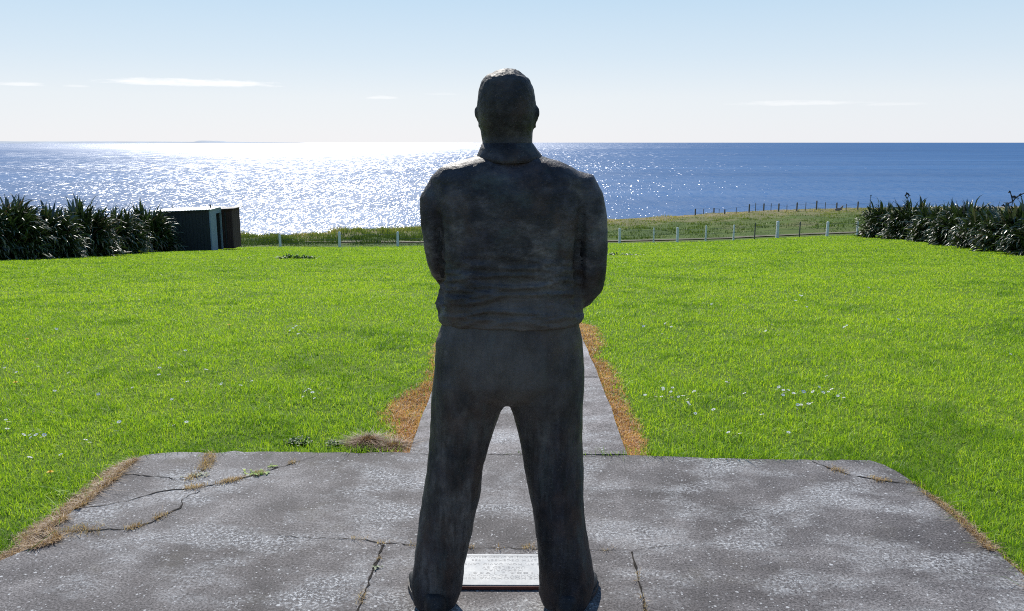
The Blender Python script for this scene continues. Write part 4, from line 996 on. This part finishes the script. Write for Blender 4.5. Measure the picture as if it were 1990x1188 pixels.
# dandelions
def dandelion(px, py, lab):
    h = hit(px, py); z = g1(h.x, h.y); r = empty('dandelion', (h.x, h.y, z)); tag(r, lab, 'dandelion', 'yellow dandelions'); mb = MB()
    for ring, (n, rr, zz) in enumerate(((16, .016, .002), (12, .011, .006), (8, .006, .009))):
        for k in range(n):
            a = 2*math.pi*(k+.5*ring)/n; p0 = Vector((h.x, h.y, z+.06)); e = Vector((math.cos(a), math.sin(a), 0)); s_ = Vector((-e.y, e.x, 0))
            mb.add([p0-s_*.001, p0+s_*.001, p0+e*rr+s_*.0018+Vector((0, 0, zz)), p0+e*rr-s_*.0018+Vector((0, 0, zz))], [(0, 1, 2, 3)])
    mb.build('petals', pbr('dandelion_yellow', (.75, .52, .02), .7), r); MB().tube([(h.x, h.y, z), (h.x+.003, h.y, z+.058)], .0015, 5).build('stem', M_WEED, r)
dandelion(100, 942, 'yellow dandelion in the grass by the left patio corner'); dandelion(32, 760, 'yellow dandelion far left on the lawn beyond the patio')
dandelion(446, 644, 'yellow dandelion in the middle of the left lawn'); dandelion(54, 673, 'yellow dandelion at the left photo edge behind the others')
# broad-leaved weeds
def weed(px, py, lab, n, ln, wd, spread, upright, mat=M_WEED, cat='weed', name='weed', onpatio=False):
    h = at_z(px, py, 0) if onpatio else hit(px, py); V = []; Fc = []; T = []
    for _ in range(n):
        a = random.uniform(0, 2*math.pi); bx, by = h.x+random.gauss(0, spread), h.y+random.gauss(0, spread*.6); e = Vector((math.cos(a), math.sin(a), 0)); s_ = Vector((-e.y, e.x, 0))
        L_ = ln*random.uniform(.5, 1.2); up = upright*random.uniform(.5, 1.3); k = len(V); z = .001 if onpatio else g1(bx, by); tone = random.random()
        for u, ww in ((0, .15), (.3, .8), (.6, 1), (.85, .6), (1, .05)):
            p = Vector((bx, by, z)) + e*L_*u*math.cos(up) + Vector((0, 0, L_*(math.sin(up)*u - .35*u*u)+.004)); V += [p-s_*wd*ww/2, p+s_*wd*ww/2]; T += [tone]*2
        Fc += [(k+2*i, k+2*i+1, k+2*i+3, k+2*i+2) for i in range(4)]
    me = bpy.data.meshes.new(name); me.from_pydata([tuple(v) for v in V], [], Fc); me.update(); at = me.attributes.new('tone', 'FLOAT', 'POINT'); at.data.foreach_set('value', T)
    o = link(name, me, mat); return tag(o, lab, cat)
for px, lab in ((566, 'dark dock weed with upright leaves, tallest of the row on the left lawn'), (552, 'small dark dock weed at the left end of the row on the left lawn'), (584, 'dark dock weed in the middle of the row on the left lawn'), (600, 'dark dock weed at the right end of the row on the left lawn')):
    weed(px, 503.5, lab, 26, .24 if px == 566 else .17, .06, .14, 1.0, name='dock_weed')
weed(1195, 496, 'low dark weed patch on the lawn just right of the statue elbow', 60, .13, .05, .28, .8, name='dock_weed')
weed(1228, 497, 'small dark weed on the lawn further right of the statue elbow', 30, .1, .05, .2, .8, name='dock_weed')
weed(503, 921, 'bright green weed growing from the crack on the left of the patio', 46, .03, .012, .028, .5, M_BLADE, onpatio=True, name='crack_weed')
weed(530, 908, 'tiny green weed in the crack further up the patio', 16, .02, .009, .016, .5, M_BLADE, onpatio=True, name='crack_weed')
weed(385, 925, 'small clover weed where the patio cracks meet', 26, .022, .011, .03, .4, M_WEED, onpatio=True, name='crack_weed')
weed(733, 1105, 'tiny green weed in the slab joint left of the statue', 14, .016, .008, .01, .5, M_WEED, onpatio=True, name='crack_weed')
weed(120, 962, 'pale broad weed leaves beside the dandelion at the left patio edge', 10, .06, .022, .03, .3, M_BLADE, name='broad_weed')
weed(165, 962, 'spiky grass tuft overhanging the left patio edge', 60, .09, .005, .03, .5, M_BLADE, cat='grass tuft', name='grass_tuft')
for px, py, lab in ((590, 866, 'dark leafy weed at the patio edge left of the dead grass heap'), (572, 864, 'dark leafy weed beside the back edge of the patio'), (650, 868, 'dark leafy weed touching the dead grass heap')):
    weed(px, py, lab, 44, .05, .013, .024, .8, name='leafy_weed')
def heap(px, py, lab, w_, h_, n):
    h = hit(px, py); P = []
    q = rng.normal(0, 1, (n, 2)); x = h.x+q[:, 0]*w_*.45; y = h.y+q[:, 1]*w_*.28
    d2 = ((x-h.x)/w_)**2+((y-h.y)/(w_*.6))**2; z = ground(x, y)+h_*np.exp(-d2*2.5)*rng.random(n)
    o = blades('dead_grass_heap', np.stack([x, y, z], 1), rng.uniform(.02, .05, n), rng.uniform(.002, .005, n), np.clip(rng.normal(.12, .2, n), 0, 1), M_HAY, 1.5); return tag(o, lab, 'dead grass')
heap(716, 868, 'brown heap of dead grass at the back edge of the patio, left of the path', .085, .036, 3000)
heap(765, 876, 'flat pale patch of dead grass in the corner of path and patio', .07, .015, 1500)
